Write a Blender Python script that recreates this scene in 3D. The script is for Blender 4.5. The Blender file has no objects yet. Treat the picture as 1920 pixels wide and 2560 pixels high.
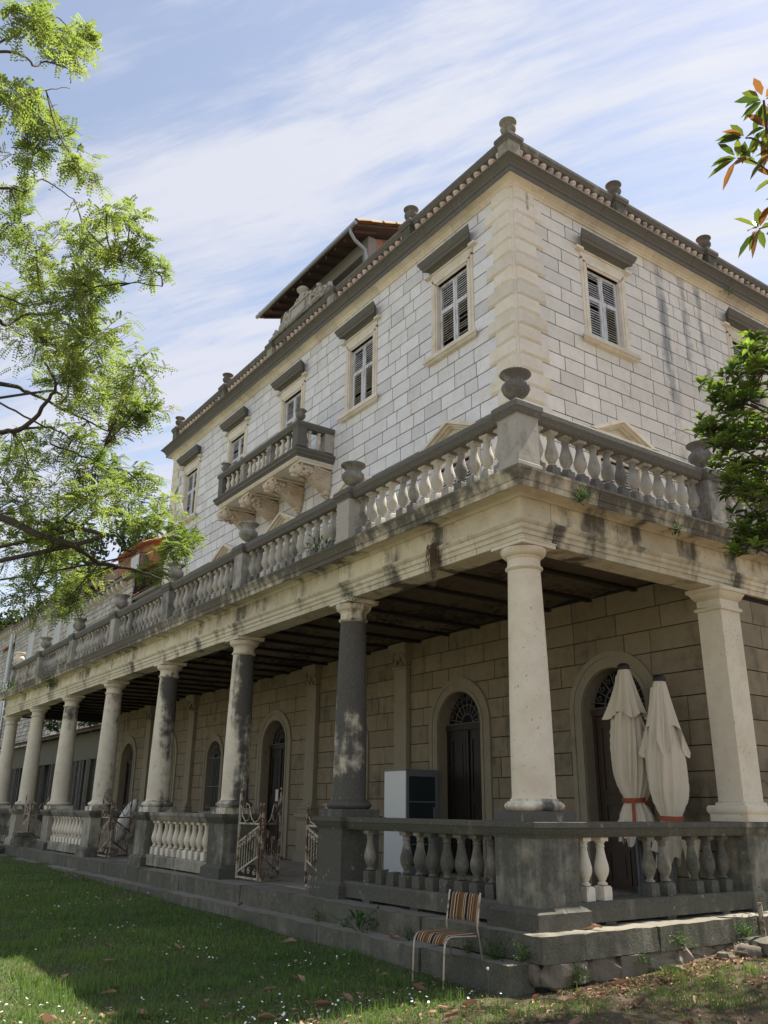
import bpy, math, random
import numpy as np
from mathutils import Vector, Matrix
R = math.radians
S = bpy.context.scene
rnd = random.Random(11)
NP = np.random.default_rng(11)

# ------------------------------------------------------------------ camera
cam_data = bpy.data.cameras.new('camera')
cam = bpy.data.objects.new('camera', cam_data)
S.collection.objects.link(cam)
YAW, PIT, ROL, FPX = 0.9656, 0.3351, 0.0116, 2135.5
fw = Vector((-math.sin(YAW)*math.cos(PIT), math.cos(YAW)*math.cos(PIT), math.sin(PIT)))
rt = Vector((math.cos(YAW), math.sin(YAW), 0.0))
up = rt.cross(fw)
r2 = rt*math.cos(ROL)+up*math.sin(ROL)
u2 = -rt*math.sin(ROL)+up*math.cos(ROL)
CAM = Vector((6.8887, -6.7268, 1.15))
cam.matrix_world = Matrix(((r2.x, u2.x, -fw.x, CAM.x), (r2.y, u2.y, -fw.y, CAM.y), (r2.z, u2.z, -fw.z, CAM.z), (0, 0, 0, 1)))
cam_data.sensor_fit = 'VERTICAL'
cam_data.sensor_height = 24.0
cam_data.lens = 24.0*FPX/2560.0
cam_data.clip_start = 0.05
cam_data.clip_end = 2500
S.camera = cam

# ------------------------------------------------------------------ sun, sky, exposure
SUN_AZ, SUN_EL = 86.5, 57.5      # degrees, azimuth counted from +X towards +Y
sun_dir = Vector((math.cos(R(SUN_AZ))*math.cos(R(SUN_EL)), math.sin(R(SUN_AZ))*math.cos(R(SUN_EL)), math.sin(R(SUN_EL))))
sd = bpy.data.lights.new('sun', 'SUN')
sd.energy = 5.0
sd.angle = R(0.6)
sd.color = (1.0, 0.93, 0.82)
sun = bpy.data.objects.new('sun', sd)
S.collection.objects.link(sun)
sun.rotation_euler = sun_dir.to_track_quat('Z', 'Y').to_euler()
S.view_settings.view_transform = 'Standard'
S.view_settings.look = 'None'
S.view_settings.exposure = 1.25
S.view_settings.gamma = 1.0
S.view_settings.use_curve_mapping = False
S.cycles.max_bounces = 8
S.cycles.diffuse_bounces = 5
S.cycles.transparent_max_bounces = 8
S.cycles.use_denoising = True

class NT:
    """small helper for writing node trees"""
    def __init__(s, tree):
        s.t = tree; s.n = tree.nodes; s.l = tree.links
    def node(s, typ, ins=None, **props):
        nd = s.n.new(typ)
        for k, v in props.items(): setattr(nd, k, v)
        if ins:
            for k, v in ins.items():
                sock = nd.inputs[k]
                if isinstance(v, bpy.types.NodeSocket): s.l.new(v, sock)
                else: sock.default_value = v
        return nd
    def m(s, op, a, b=0.0, c=None, clamp=False):
        nd = s.n.new('ShaderNodeMath'); nd.operation = op; nd.use_clamp = clamp
        for i, v in enumerate((a, b) if c is None else (a, b, c)):
            if isinstance(v, bpy.types.NodeSocket): s.l.new(v, nd.inputs[i])
            else: nd.inputs[i].default_value = v
        return nd.outputs[0]
    def vm(s, op, a, b=None):
        nd = s.n.new('ShaderNodeVectorMath'); nd.operation = op
        for i, v in enumerate((a, b)):
            if v is None: continue
            if isinstance(v, bpy.types.NodeSocket): s.l.new(v, nd.inputs[i])
            else: nd.inputs[i].default_value = v
        return nd.outputs['Value'] if op in ('DOT_PRODUCT', 'LENGTH') else nd.outputs[0]
    def noise(s, vec, scale, detail=4.0, rough=0.55, dist=0.0):
        nd = s.node('ShaderNodeTexNoise', {'Vector': vec, 'Scale': scale, 'Detail': detail, 'Roughness': rough, 'Distortion': dist})
        return nd.outputs['Fac']
    def mix(s, f, a, b, mode='MIX'):
        nd = s.n.new('ShaderNodeMix'); nd.data_type = 'RGBA'; nd.blend_type = mode
        for i, v in ((0, f), (6, a), (7, b)):
            if isinstance(v, bpy.types.NodeSocket): s.l.new(v, nd.inputs[i])
            else: nd.inputs[i].default_value = v if i == 0 else (*v[:3], 1.0)
        return nd.outputs[2]
    def ramp(s, f, lo, hi):
        nd = s.node('ShaderNodeMapRange', {'Value': f, 'From Min': lo, 'From Max': hi}); nd.interpolation_type = 'SMOOTHSTEP'
        return nd.outputs[0]
    def stretch(s, vec, sc):
        return s.vm('MULTIPLY', vec, sc)

world = bpy.data.worlds.new('World'); S.world = world; world.use_nodes = True
w = NT(world.node_tree); w.n.clear()
tc = w.node('ShaderNodeTexCoord').outputs['Generated']
sky = w.node('ShaderNodeTexSky', sky_type='NISHITA', sun_disc=False, sun_elevation=R(SUN_EL), sun_rotation=R(90-SUN_AZ), air_density=1.0, dust_density=0.25, ozone_density=1.6, altitude=20)
sep = w.node('ShaderNodeSeparateXYZ', {0: tc})
zz = w.m('MAXIMUM', sep.outputs[2], 0.03)
px_ = w.m('DIVIDE', sep.outputs[0], w.m('ADD', zz, 0.10)); py_ = w.m('DIVIDE', sep.outputs[1], w.m('ADD', zz, 0.10))
a_ = R(31)
u_ = w.m('ADD', w.m('MULTIPLY', px_, math.cos(a_)), w.m('MULTIPLY', py_, math.sin(a_)))
v_ = w.m('SUBTRACT', w.m('MULTIPLY', py_, math.cos(a_)), w.m('MULTIPLY', px_, math.sin(a_)))
pl = w.node('ShaderNodeCombineXYZ', {0: w.m('MULTIPLY', u_, 1.1), 1: w.m('MULTIPLY', v_, 4.2), 2: 3.7}).outputs[0]
pl2 = w.node('ShaderNodeCombineXYZ', {0: w.m('MULTIPLY', u_, 0.9), 1: w.m('MULTIPLY', v_, 1.3), 2: 9.1}).outputs[0]
warp = w.node('ShaderNodeTexNoise', {'Vector': pl2, 'Scale': 1.4, 'Detail': 3.0}).outputs['Color']
plw = w.vm('ADD', pl, w.vm('MULTIPLY', warp, (0.9, 0.7, 0.0)))
n1 = w.noise(plw, 1.15, 9.0, 0.60)
n2 = w.noise(pl2, 1.1, 5.0, 0.55)
n3 = w.noise(w.vm('MULTIPLY', plw, (1.0, 2.4, 1.0)), 2.6, 8.0, 0.62)
cl = w.m('ADD', w.m('ADD', w.m('MULTIPLY', n1, 0.66), w.m('MULTIPLY', n2, 0.30)), w.m('MULTIPLY', n3, 0.33))
cmask = w.ramp(cl, 0.545, 0.765)
# a band of thinner veil low down, where the photograph shows clear blue at the left
sdn = w.vm('DOT_PRODUCT', tc, tuple(sun_dir))
glow = w.m('POWER', w.m('MAXIMUM', sdn, 0.0), 7.0)
cval = w.m('ADD', 3.6, w.m('MULTIPLY', glow, .55))
ccol = w.mix(glow, (0.915, 0.935, 1.05), (0.97, 0.98, 1.0))
cloud = w.vm('MULTIPLY', ccol, w.node('ShaderNodeCombineXYZ', {0: cval, 1: cval, 2: cval}).outputs[0])
skyb = w.vm('MULTIPLY', sky.outputs[0], (1.30, 1.04, 0.86))
mask2 = w.m('ADD', w.m('MULTIPLY', cmask, 0.80), 0.12, clamp=True)
fin = w.mix(mask2, skyb, cloud)
bg = w.node('ShaderNodeBackground', {'Color': fin, 'Strength': 0.1})
w.l.new(bg.outputs[0], w.node('ShaderNodeOutputWorld').inputs[0])

# ------------------------------------------------------------------ mesh helpers
COL = S.collection
class MB:
    def __init__(s): s.v = []; s.f = []; s.t = []; s.g = []; s.tint = 1.0; s.gr = None; s.sm = False
    def add(s, vs, fs, g=None):
        o = len(s.v); s.v.extend(vs)
        gg = s.gr if g is None else g
        s.g.extend([0.0 if gg is None else gg]*len(vs))
        for f in fs: s.f.append(tuple(o+i for i in f)); s.t.append(s.tint)
    def box(s, x0, x1, y0, y1, z0, z1, g=None):
        s.add([(x0,y0,z0),(x1,y0,z0),(x1,y1,z0),(x0,y1,z0),(x0,y0,z1),(x1,y0,z1),(x1,y1,z1),(x0,y1,z1)],
              [(3,2,1,0),(4,5,6,7),(0,1,5,4),(1,2,6,5),(2,3,7,6),(3,0,4,7)], g)
    def bar(s, a, b, w_, h_, upv=(0,0,1), g=None):
        a = Vector(a); b = Vector(b); d = (b-a).normalized(); u = Vector(upv)
        if abs(d.dot(u)) > .98: u = Vector((0,1,0))
        r_ = d.cross(u).normalized(); u = r_.cross(d)
        vs = []
        for p in (a, b):
            for i, j in ((-1,-1),(1,-1),(1,1),(-1,1)): vs.append(tuple(p+r_*(i*w_/2)+u*(j*h_/2)))
        s.add(vs, [(0,1,2,3),(7,6,5,4),(0,4,5,1),(1,5,6,2),(2,6,7,3),(3,7,4,0)], g)
    def tube(s, pts, rad, seg=8, cap=True, g=None):
        pts = [Vector(p) for p in pts]; n = len(pts)
        if not hasattr(rad, '__len__'): rad = [rad]*n
        vs = []; fs = []; pu = None
        for i, p in enumerate(pts):
            d = (pts[min(i+1,n-1)]-pts[max(i-1,0)])
            d = d.normalized() if d.length > 1e-9 else Vector((0,0,1))
            u = pu if pu is not None else (Vector((0,0,1)) if abs(d.z) < .9 else Vector((1,0,0)))
            r_ = d.cross(u)
            if r_.length < 1e-6: r_ = d.cross(Vector((0.3,1,0.2)))
            r_.normalize(); u = r_.cross(d); pu = u
            for k in range(seg):
                a = 2*math.pi*k/seg; vs.append(tuple(p+(r_*math.cos(a)+u*math.sin(a))*rad[i]))
        for i in range(n-1):
            for k in range(seg):
                k2 = (k+1) % seg; fs.append((i*seg+k, i*seg+k2, (i+1)*seg+k2, (i+1)*seg+k))
        if cap: fs.append(tuple(range(seg-1,-1,-1))); fs.append(tuple((n-1)*seg+k for k in range(seg)))
        s.add(vs, fs, g)
    def lathe(s, cx, cy, prof, seg=24, flute=None, gf=None):
        """prof: (r, z) list bottom to top; flute(k_angle, r, z)->r"""
        vs = []; fs = []; n = len(prof); gl = []
        for r_, z in prof:
            for k in range(seg):
                a = 2*math.pi*k/seg; rr = flute(a, r_, z) if flute else r_
                vs.append((cx+rr*math.cos(a), cy+rr*math.sin(a), z))
                gl.append(gf(math.cos(a), math.sin(a), z) if gf else (s.gr or 0.0))
        for i in range(n-1):
            for k in range(seg):
                k2 = (k+1) % seg; fs.append((i*seg+k, i*seg+k2, (i+1)*seg+k2, (i+1)*seg+k))
        fs.append(tuple(range(seg-1,-1,-1))); fs.append(tuple((n-1)*seg+k for k in range(seg)))
        o = len(s.v); s.v.extend(vs); s.g.extend(gl)
        for f in fs: s.f.append(tuple(o+i for i in f)); s.t.append(s.tint)
    def sweep(s, path, prof, g=None):
        gl = None
        if hasattr(g, '__len__'): gl, g = g, 0.0
        """closed profile (d outward to the right of the path, z) along an XY polyline with mitres"""
        P = [Vector((p[0], p[1])) for p in path]; n = len(P); m = len(prof); vs = []
        for i in range(n):
            dirs = []
            if i > 0: dirs.append((P[i]-P[i-1]).normalized())
            if i < n-1: dirs.append((P[i+1]-P[i]).normalized())
            nr = [Vector((d.y, -d.x)) for d in dirs]
            if len(nr) == 2:
                b = (nr[0]+nr[1]).normalized(); k = 1.0/max(b.dot(nr[0]), .2); off = b*k
            else: off = nr[0]
            for d, z in prof: vs.append((P[i].x+off.x*d, P[i].y+off.y*d, z))
        fs = []
        for i in range(n-1):
            for k in range(m):
                k2 = (k+1) % m; fs.append((i*m+k, (i+1)*m+k, (i+1)*m+k2, i*m+k2))
        fs.append(tuple(range(m))); fs.append(tuple((n-1)*m+k for k in range(m-1,-1,-1)))
        s.add(vs, fs, g)
        if gl: s.g[-n*m:] = list(gl)*n
    def prism(s, poly, y0, y1, axis='y', g=None):
        """poly of (a,b) extruded along axis: y -> (a,y,b); x -> (x,a,b)"""
        n = len(poly)
        if axis == 'y': vs = [(a, y0, b) for a, b in poly]+[(a, y1, b) for a, b in poly]
        else: vs = [(y0, a, b) for a, b in poly]+[(y1, a, b) for a, b in poly]
        fs = [tuple(range(n)), tuple(range(2*n-1, n-1, -1))]
        for i in range(n):
            j = (i+1) % n; fs.append((i, i+n, j+n, j))
        s.add(vs, fs, g)
    def mesh(s, name, mat, smooth=None, mods=None):
        me = bpy.data.meshes.new(name)
        me.from_pydata(s.v, [], s.f); 
        if mat is not None: me.materials.append(mat)
        a = me.attributes.new('tint', 'FLOAT', 'FACE'); a.data.foreach_set('value', s.t)
        a = me.attributes.new('grime_shade', 'FLOAT', 'POINT'); a.data.foreach_set('value', s.g)
        bm_fix(me)
        if smooth is None: smooth = s.sm
        if smooth:
            me.polygons.foreach_set('use_smooth', [True]*len(me.polygons))
            if smooth != 'all':
                me.set_sharp_from_angle(angle=R(38))
        me.update()
        return me
    def build(s, name, mat, parent=None, smooth=None, label=None, kind=None):
        return link(name, s.mesh(name, mat, smooth), parent, label, kind)
import bmesh
def bm_fix(me):
    bm = bmesh.new(); bm.from_mesh(me); bmesh.ops.recalc_face_normals(bm, faces=bm.faces); bm.to_mesh(me); bm.free()
def link(name, me, parent=None, label=None, kind=None, loc=None):
    o = bpy.data.objects.new(name, me); COL.objects.link(o)
    if parent is not None: o.parent = parent
    if label: o['label'] = label
    if kind: o['kind'] = kind
    if loc is not None: o.location = loc
    return o
def thing(name, label, cat, loc=(0,0,0), rz=0.0, group=None):
    o = bpy.data.objects.new(name, None); COL.objects.link(o); o.location = loc; o.rotation_euler = (0,0,rz)
    o.empty_display_size = 0.2
    o['label'] = label; o['category'] = cat
    if group: o['group'] = group
    return o
def tag(o, label, cat, group=None):
    o['label'] = label; o['category'] = cat
    if group: o['group'] = group
    return o
def piece_of(parent, name, mb, mat, **k):
    """vertices given in world space, parent is an empty that may sit elsewhere"""
    L = parent.location
    if L.length > 1e-9: mb.v = [(a-L.x, b-L.y, c-L.z) for a, b, c in mb.v]
    return mb.build(name, mat, parent, **k)
def np_mesh(name, verts, faces_n, mat, tint=None, smooth=False):
    """verts (N*k,3) array, every k consecutive vertices a face"""
    me = bpy.data.meshes.new(name); nv = len(verts); nf = nv//faces_n
    me.vertices.add(nv); me.vertices.foreach_set('co', np.asarray(verts, dtype=np.float32).ravel())
    me.loops.add(nv); me.loops.foreach_set('vertex_index', np.arange(nv, dtype=np.int32))
    me.polygons.add(nf); me.polygons.foreach_set('loop_start', np.arange(0, nv, faces_n, dtype=np.int32))
    me.polygons.foreach_set('loop_total', np.full(nf, faces_n, dtype=np.int32))
    a = me.attributes.new('tint', 'FLOAT', 'FACE'); a.data.foreach_set('value', np.ones(nf, dtype=np.float32) if tint is None else np.asarray(tint, dtype=np.float32))
    me.materials.append(mat); me.update(calc_edges=True); me.validate()
    return me

# ------------------------------------------------------------------ materials
def new_mat(name):
    m = bpy.data.materials.new(name); m.use_nodes = True; t = NT(m.node_tree); t.n.clear()
    out = t.node('ShaderNodeOutputMaterial'); return m, t, out
def stone(name, light, dark=(.055,.053,.047), warm=(.42,.27,.13), base=0.0, cover=1.0, warm_amt=0.35, scale=1.0, bump=0.35, rough=.9, stains=(), soft=.16, lichen=0.0, pits=0.5):
    m, t, out = new_mat(name)
    pos = t.node('ShaderNodeNewGeometry').outputs['Position']
    tint = t.node('ShaderNodeAttribute', attribute_name='tint').outputs['Fac']
    gr = t.node('ShaderNodeAttribute', attribute_name='grime_shade').outputs['Fac']
    rn = t.node('ShaderNodeObjectInfo').outputs['Random']
    posr = t.vm('ADD', pos, t.node('ShaderNodeCombineXYZ', {0: t.m('MULTIPLY', rn, 7.0), 1: t.m('MULTIPLY', tint, 5.0), 2: 0.0}).outputs[0])
    big = t.noise(pos, 0.9*scale, 6.0, .62)
    strk = t.noise(t.stretch(pos, (5.0, 5.0, .55)), 1.2*scale, 5.0, .6)
    mid = t.noise(posr, 6.0*scale, 6.0, .6)
    fine = t.noise(posr, 45.0*scale, 5.0, .65)
    # base colour with soft warm blotches and small tonal changes between pieces
    c = t.mix(t.m('MULTIPLY', t.ramp(t.noise(posr, 2.3, 3.0), .42, .75), warm_amt), light, warm)
    c = t.mix(t.m('MULTIPLY', t.ramp(mid, .35, .75), .22), c, (light[0]*.62, light[1]*.62, light[2]*.6))
    tn = t.m('MULTIPLY', tint, t.m('ADD', .93, t.m('MULTIPLY', rn, .12)))
    c = t.vm('MULTIPLY', c, t.node('ShaderNodeCombineXYZ', {0: tn, 1: tn, 2: tn}).outputs[0])
    pit = t.ramp(t.noise(posr, 28.0, 2.0, .5), .66, .74)
    c = t.mix(t.m('MULTIPLY', pit, pits), c, (.10,.09,.075))
    # grime, plus the riser shade painted on step and kerb blocks
    g = t.m('ADD', t.m('MULTIPLY', big, 1.0), t.m('ADD', t.m('MULTIPLY', strk, .70), t.m('MULTIPLY', mid, .55)))
    g = t.m('ADD', t.m('SUBTRACT', g, .625), gr)
    g = t.m('ADD', g, base)
    for ax, c0, z0, hw, hz, amt in stains:
        sp = t.node('ShaderNodeSeparateXYZ', {0: pos})
        a = sp.outputs['XYZ'.index(ax)]
        wob = t.m('MULTIPLY', t.m('SUBTRACT', t.noise(pos, 1.6, 3.0), .5), .5*hw+.05)
        da = t.m('DIVIDE', t.m('ADD', t.m('SUBTRACT', a, c0), wob), hw)
        dz = t.m('DIVIDE', t.m('SUBTRACT', sp.outputs[2], z0), hz)
        q = t.m('ADD', t.m('POWER', t.m('ABSOLUTE', da), 2.0), t.m('POWER', t.m('ABSOLUTE', dz), 4.0))
        g = t.m('ADD', g, t.m('MULTIPLY', t.m('MAXIMUM', t.m('SUBTRACT', 1.0, q), 0.0), amt))
    gm = t.m('MULTIPLY', t.ramp(g, .76-soft, .76+soft), cover)
    dk = t.mix(t.ramp(fine, .35, .7), dark, (dark[0]*1.9, dark[1]*1.85, dark[2]*1.75))
    c = t.mix(gm, c, dk)
    if lichen > 0:
        vo = t.node('ShaderNodeTexVoronoi', {'Vector': t.vm('ADD', pos, t.vm('MULTIPLY', t.node('ShaderNodeTexNoise', {'Vector': pos, 'Scale': 9.0}).outputs['Color'], (.1,.1,.1))), 'Scale': 9.0}).outputs['Distance']
        lm = t.m('MULTIPLY', t.m('LESS_THAN', vo, .20), t.ramp(t.noise(pos, 2.2, 2.0), .52, .62))
        c = t.mix(t.m('MULTIPLY', lm, lichen), c, (.42,.41,.36))
        vo2 = t.node('ShaderNodeTexVoronoi', {'Vector': pos, 'Scale': 6.0}).outputs['Distance']
        l2 = t.m('MULTIPLY', t.m('LESS_THAN', vo2, .14), t.ramp(t.noise(pos, 1.7, 2.0), .60, .68))
        c = t.mix(t.m('MULTIPLY', l2, lichen*.8), c, (.35,.25,.06))
    h = t.m('ADD', t.m('MULTIPLY', fine, .5), t.m('SUBTRACT', t.m('MULTIPLY', mid, .9), t.m('MULTIPLY', pit, .5)))
    b = t.node('ShaderNodeBump', {'Height': h, 'Strength': bump, 'Distance': .012})
    p = t.node('ShaderNodeBsdfPrincipled', {'Base Color': c, 'Roughness': rough, 'Normal': b.outputs[0], 'Specular IOR Level': .2})
    t.l.new(p.outputs[0], out.inputs[0]); return m
M_ = None
def simple(name, col, rough=.6, metal=0.0, var=.25, scale=12.0, col2=None, thr=(.45,.7), bump=0.15, spec=.4, stretch=(1,1,1)):
    m, t, out = new_mat(name)
    pos = t.stretch(t.node('ShaderNodeNewGeometry').outputs['Position'], stretch)
    tint = t.node('ShaderNodeAttribute', attribute_name='tint').outputs['Fac']
    n = t.noise(pos, scale, 5.0, .6)
    c = t.mix(t.m('MULTIPLY', n, var), col, (col[0]*.4, col[1]*.4, col[2]*.4))
    if col2: c = t.mix(t.ramp(t.noise(pos, scale*.6, 6.0, .65), *thr), c, col2)
    c = t.vm('MULTIPLY', c, t.node('ShaderNodeCombineXYZ', {0: tint, 1: tint, 2: tint}).outputs[0])
    b = t.node('ShaderNodeBump', {'Height': n, 'Strength': bump, 'Distance': .01})
    p = t.node('ShaderNodeBsdfPrincipled', {'Base Color': c, 'Roughness': rough, 'Metallic': metal, 'Normal': b.outputs[0], 'Specular IOR Level': spec})
    t.l.new(p.outputs[0], out.inputs[0]); return m
def leafmat(name, c1, c2, trans=.45, rough=.5, spec=.3, tr=None):
    m, t, out = new_mat(name)
    tint = t.node('ShaderNodeAttribute', attribute_name='tint').outputs['Fac']
    c = t.mix(tint, c1, c2)
    d = t.node('ShaderNodeBsdfPrincipled', {'Base Color': c, 'Roughness': rough, 'Specular IOR Level': spec})
    tc_ = t.vm('MULTIPLY', c, tr or (1.5, 1.7, .8))
    tl = t.node('ShaderNodeBsdfTranslucent', {'Color': tc_})
    mx = t.node('ShaderNodeMixShader', {0: trans, 1: d.outputs[0], 2: tl.outputs[0]})
    t.l.new(mx.outputs[0], out.inputs[0]); return m
M = {}
SIDE_STAINS = (('Y', 8.72, 12.2, .24, 2.3, .50), ('Y', 9.60, 12.6, .20, 1.9, .42), ('Y', 10.2, 12.8, .16, 1.5, .42), ('Y', 8.95, 9.3, .34, 1.7, .36), ('Y', 4.35, 13.4, .10, .45, .8), ('Y', 10.3, 10.9, .18, .8, .4))
M['wall'] = stone('pale_limestone_cool_shade', (.75,.755,.76), warm=(.55,.44,.31), dark=(.10,.105,.11), base=-.16, warm_amt=.22, bump=.25, cover=.8, stains=(), pits=.35)  # front stone tinted cool, its sky-lit shade put into the colour
M['wall_side'] = stone('pale_limestone_lit_side', (.80,.775,.715), warm=(.70,.58,.42), dark=(.14,.15,.165), base=-.16, soft=.30, warm_amt=.30, bump=.25, cover=.8, stains=SIDE_STAINS, pits=.35)  # same stone, lighter and warmer: soft light painted on the right face
M['quoin'] = stone('cream_limestone', (.76,.715,.615), warm=(.66,.52,.33), base=-.2, warm_amt=.35, bump=.2, cover=.8, stains=(('Y', 4.3, 13.5, .1, .35, .5),))
M['trim'] = stone('cream_trim', (.74,.69,.58), warm=(.50,.35,.2), base=-.13, warm_amt=.4, bump=.2, cover=.85)
M['portico'] = stone('portico_limestone', (.66,.61,.46), warm=(.34,.22,.12), base=.0, warm_amt=.35, bump=.3, cover=.9, soft=.22, stains=(('X', -1.75, 4.5, .13, .5, 0.37), ('X', -2.75, 4.35, .22, .45, 0.28), ('X', -4.0, 4.4, .30, .5, 0.31), ('X', -5.4, 4.55, .14, .4, 0.28), ('X', -7.8, 4.4, .26, .5, 0.31), ('X', -9.6, 4.5, .18, .4, 0.25), ('X', -11.6, 4.4, .24, .5, 0.28), ('X', -13.6, 4.5, .25, .4, 0.25), ('X', -17.3, 4.4, .3, .5, 0.28), ('X', -21.0, 4.5, .4, .5, 0.31), ('X', -24.6, 4.4, .4, .5, 0.31), ('Y', 1.35, 4.5, .26, .5, 0.31), ('Y', .62, 4.3, .20, .25, 0.28), ('Y', 2.2, 4.6, .12, .3, 0.25), ('Y', 3.3, 4.45, .34, .4, 0.31), ('Y', 4.3, 4.4, .2, .5, 0.31)))
M['black'] = stone('blackened_limestone', (.42,.40,.35), warm=(.25,.2,.12), dark=(.072,.071,.066), base=.22, warm_amt=.2, bump=.6, cover=.86, lichen=.15, soft=.24)
M['grey'] = stone('grey_limestone', (.36,.34,.27), warm=(.30,.20,.1), dark=(.050,.051,.042), base=.16, warm_amt=.2, bump=.45, cover=.9, lichen=.30, soft=.26)
M['column'] = stone('column_limestone', (.72,.665,.53), warm=(.45,.30,.16), dark=(.045,.045,.044), base=-.15, warm_amt=.25, bump=.3, cover=.94, lichen=.15)
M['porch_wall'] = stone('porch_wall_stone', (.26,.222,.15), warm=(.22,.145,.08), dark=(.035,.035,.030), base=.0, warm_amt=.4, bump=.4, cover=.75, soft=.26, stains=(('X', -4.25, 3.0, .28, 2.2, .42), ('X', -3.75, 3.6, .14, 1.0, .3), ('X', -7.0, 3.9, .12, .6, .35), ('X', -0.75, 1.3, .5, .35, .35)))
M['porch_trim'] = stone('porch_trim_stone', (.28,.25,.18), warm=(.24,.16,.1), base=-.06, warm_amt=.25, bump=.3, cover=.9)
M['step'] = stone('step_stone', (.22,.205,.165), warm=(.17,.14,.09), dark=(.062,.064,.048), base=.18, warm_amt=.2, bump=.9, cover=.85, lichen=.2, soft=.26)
M['rubble'] = stone('rubble_stone', (.22,.19,.15), warm=(.18,.14,.09), dark=(.045,.042,.034), base=.16, warm_amt=.3, bump=.9, cover=.85)
M['mortar'] = simple('mortar', (.024,.022,.020), .95, var=.4)
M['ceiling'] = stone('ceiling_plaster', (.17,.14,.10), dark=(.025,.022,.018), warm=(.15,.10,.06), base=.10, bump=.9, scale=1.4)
M['beam'] = simple('iron_beam', (.025,.020,.017), .8, var=.4, bump=.6)
M['shutter'] = simple('peeling_paint', (.70,.71,.74), .75, var=.3, scale=7, col2=(.36,.35,.35), thr=(.50,.64), stretch=(3,3,.6))
M['slat'] = simple('grey_slat_paint', (.68,.69,.68), .75, var=.35, scale=9, col2=(.22,.21,.20), thr=(.5,.7))
M['slat_bare'] = simple('bare_slat_wood', (.42,.39,.30), .8, var=.4, scale=9, col2=(.16,.14,.12), thr=(.45,.7))
M['void'] = simple('dark_interior', (.012,.012,.013), .9, var=.2)
M['door'] = simple('dark_door_wood', (.020,.014,.010), .6, var=.5, scale=5, stretch=(6,6,.6), bump=.5)
M['door_brown'] = simple('brown_door_wood', (.060,.038,.023), .6, var=.5, scale=5, stretch=(6,6,.6), bump=.5)
M['iron'] = simple('wrought_iron', (.16,.15,.13), .7, var=.4, scale=14)
M['gate'] = simple('rusty_painted_iron', (.52,.46,.34), .75, var=.3, scale=9, col2=(.15,.085,.05), thr=(.52,.62), bump=.6)
M['gate_rust'] = simple('bare_rust', (.13,.075,.045), .85, var=.4, scale=12, col2=(.36,.31,.24), thr=(.46,.56), bump=.6)
M['canvas'] = simple('umbrella_canvas', (.62,.555,.43), .85, var=.16, scale=3, bump=.1)
M['strap'] = simple('red_strap', (.30,.07,.03), .7, var=.2)
M['plastic'] = simple('black_plastic', (.02,.02,.02), .5, var=.2)
M['pole'] = simple('grey_pole', (.13,.14,.15), .45, metal=.6, var=.2)
M['white_enamel'] = simple('white_enamel', (.62,.66,.66), .28, var=.08, scale=2, spec=.5, bump=.02)
M['frame_grey'] = simple('grey_cabinet_frame', (.16,.18,.19), .4, var=.1)
M['glass'] = simple('dark_cabinet_glass', (.03,.04,.045), .08, var=.1, spec=.6, bump=0)
M['paper'] = simple('paper_notice', (.62,.62,.60), .8, var=.05)
M['tile'] = simple('clay_tile', (.46,.19,.10), .85, var=.45, scale=3, col2=(.42,.28,.15), thr=(.45,.7), bump=.4)
M['tile_old'] = simple('old_clay_tile', (.42,.29,.16), .85, var=.45, scale=3, col2=(.25,.2,.13), thr=(.45,.7), bump=.4)
M['zinc'] = simple('zinc_gutter', (.30,.34,.38), .45, metal=.4, var=.2)
M['plaster'] = simple('pale_plaster', (.66,.61,.52), .9, var=.2, scale=2)
M['plaster_red'] = simple('stained_red_plaster', (.36,.18,.09), .9, var=.4, scale=2, col2=(.10,.07,.05), thr=(.45,.65))
M['plaster_grey'] = simple('grey_plaster', (.24,.235,.22), .9, var=.4, scale=2)
M['olive_plaster'] = simple('olive_plaster', (.12,.112,.08), .9, var=.4, scale=2)
M['eaves_wood'] = simple('dark_eaves_board', (.07,.052,.042), .85, var=.5, scale=3)
M['white_shutter'] = simple('white_shutter_paint', (.72,.75,.78), .6, var=.1)
M['town_stone'] = simple('town_wall_stone', (.58,.55,.50), .9, var=.45, scale=2.5, bump=.5)
M['bark'] = simple('tree_bark', (.060,.050,.040), .9, var=.5, scale=20, bump=.9)
M['twig'] = simple('twig_bark', (.075,.055,.042), .9, var=.4, scale=20)
M['acacia'] = leafmat('acacia_leaf', (.075,.12,.032), (.25,.29,.09), trans=.55, tr=(1.35,1.45,.85))
M['acacia_seed'] = leafmat('dry_seed_pod', (.16,.12,.05), (.22,.17,.08), trans=.3)
M['loquat'] = leafmat('glossy_leaf', (.026,.050,.016), (.26,.34,.07), trans=.45, rough=.35, spec=.5)
M['magnolia'] = leafmat('magnolia_leaf', (.035,.065,.02), (.15,.17,.035), trans=.35, rough=.3, spec=.5)
M['magnolia_old'] = leafmat('old_magnolia_leaf', (.17,.09,.035), (.30,.17,.06), trans=.35, rough=.4, tr=(1.5,1.2,.8))
M['grass'] = leafmat('grass_blade', (.060,.120,.034), (.19,.25,.075), trans=.35, rough=.6)
M['weed'] = leafmat('weed_leaf', (.022,.055,.014), (.06,.12,.03), trans=.3, rough=.6)
M['weed_pale'] = leafmat('pale_weed_leaf', (.08,.14,.04), (.16,.24,.09), trans=.3, rough=.6)
M['dry'] = leafmat('dry_leaf', (.17,.095,.055), (.42,.28,.19), trans=.15, rough=.8, tr=(1.1,1,.8))
M['dry_root'] = simple('dry_root', (.13,.085,.05), .9, var=.4)
M['pine'] = leafmat('pine_needles', (.016,.034,.014), (.05,.075,.026), trans=.15, rough=.7)
M['daisy'] = simple('daisy_white', (.75,.75,.70), .7, var=.05)
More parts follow.
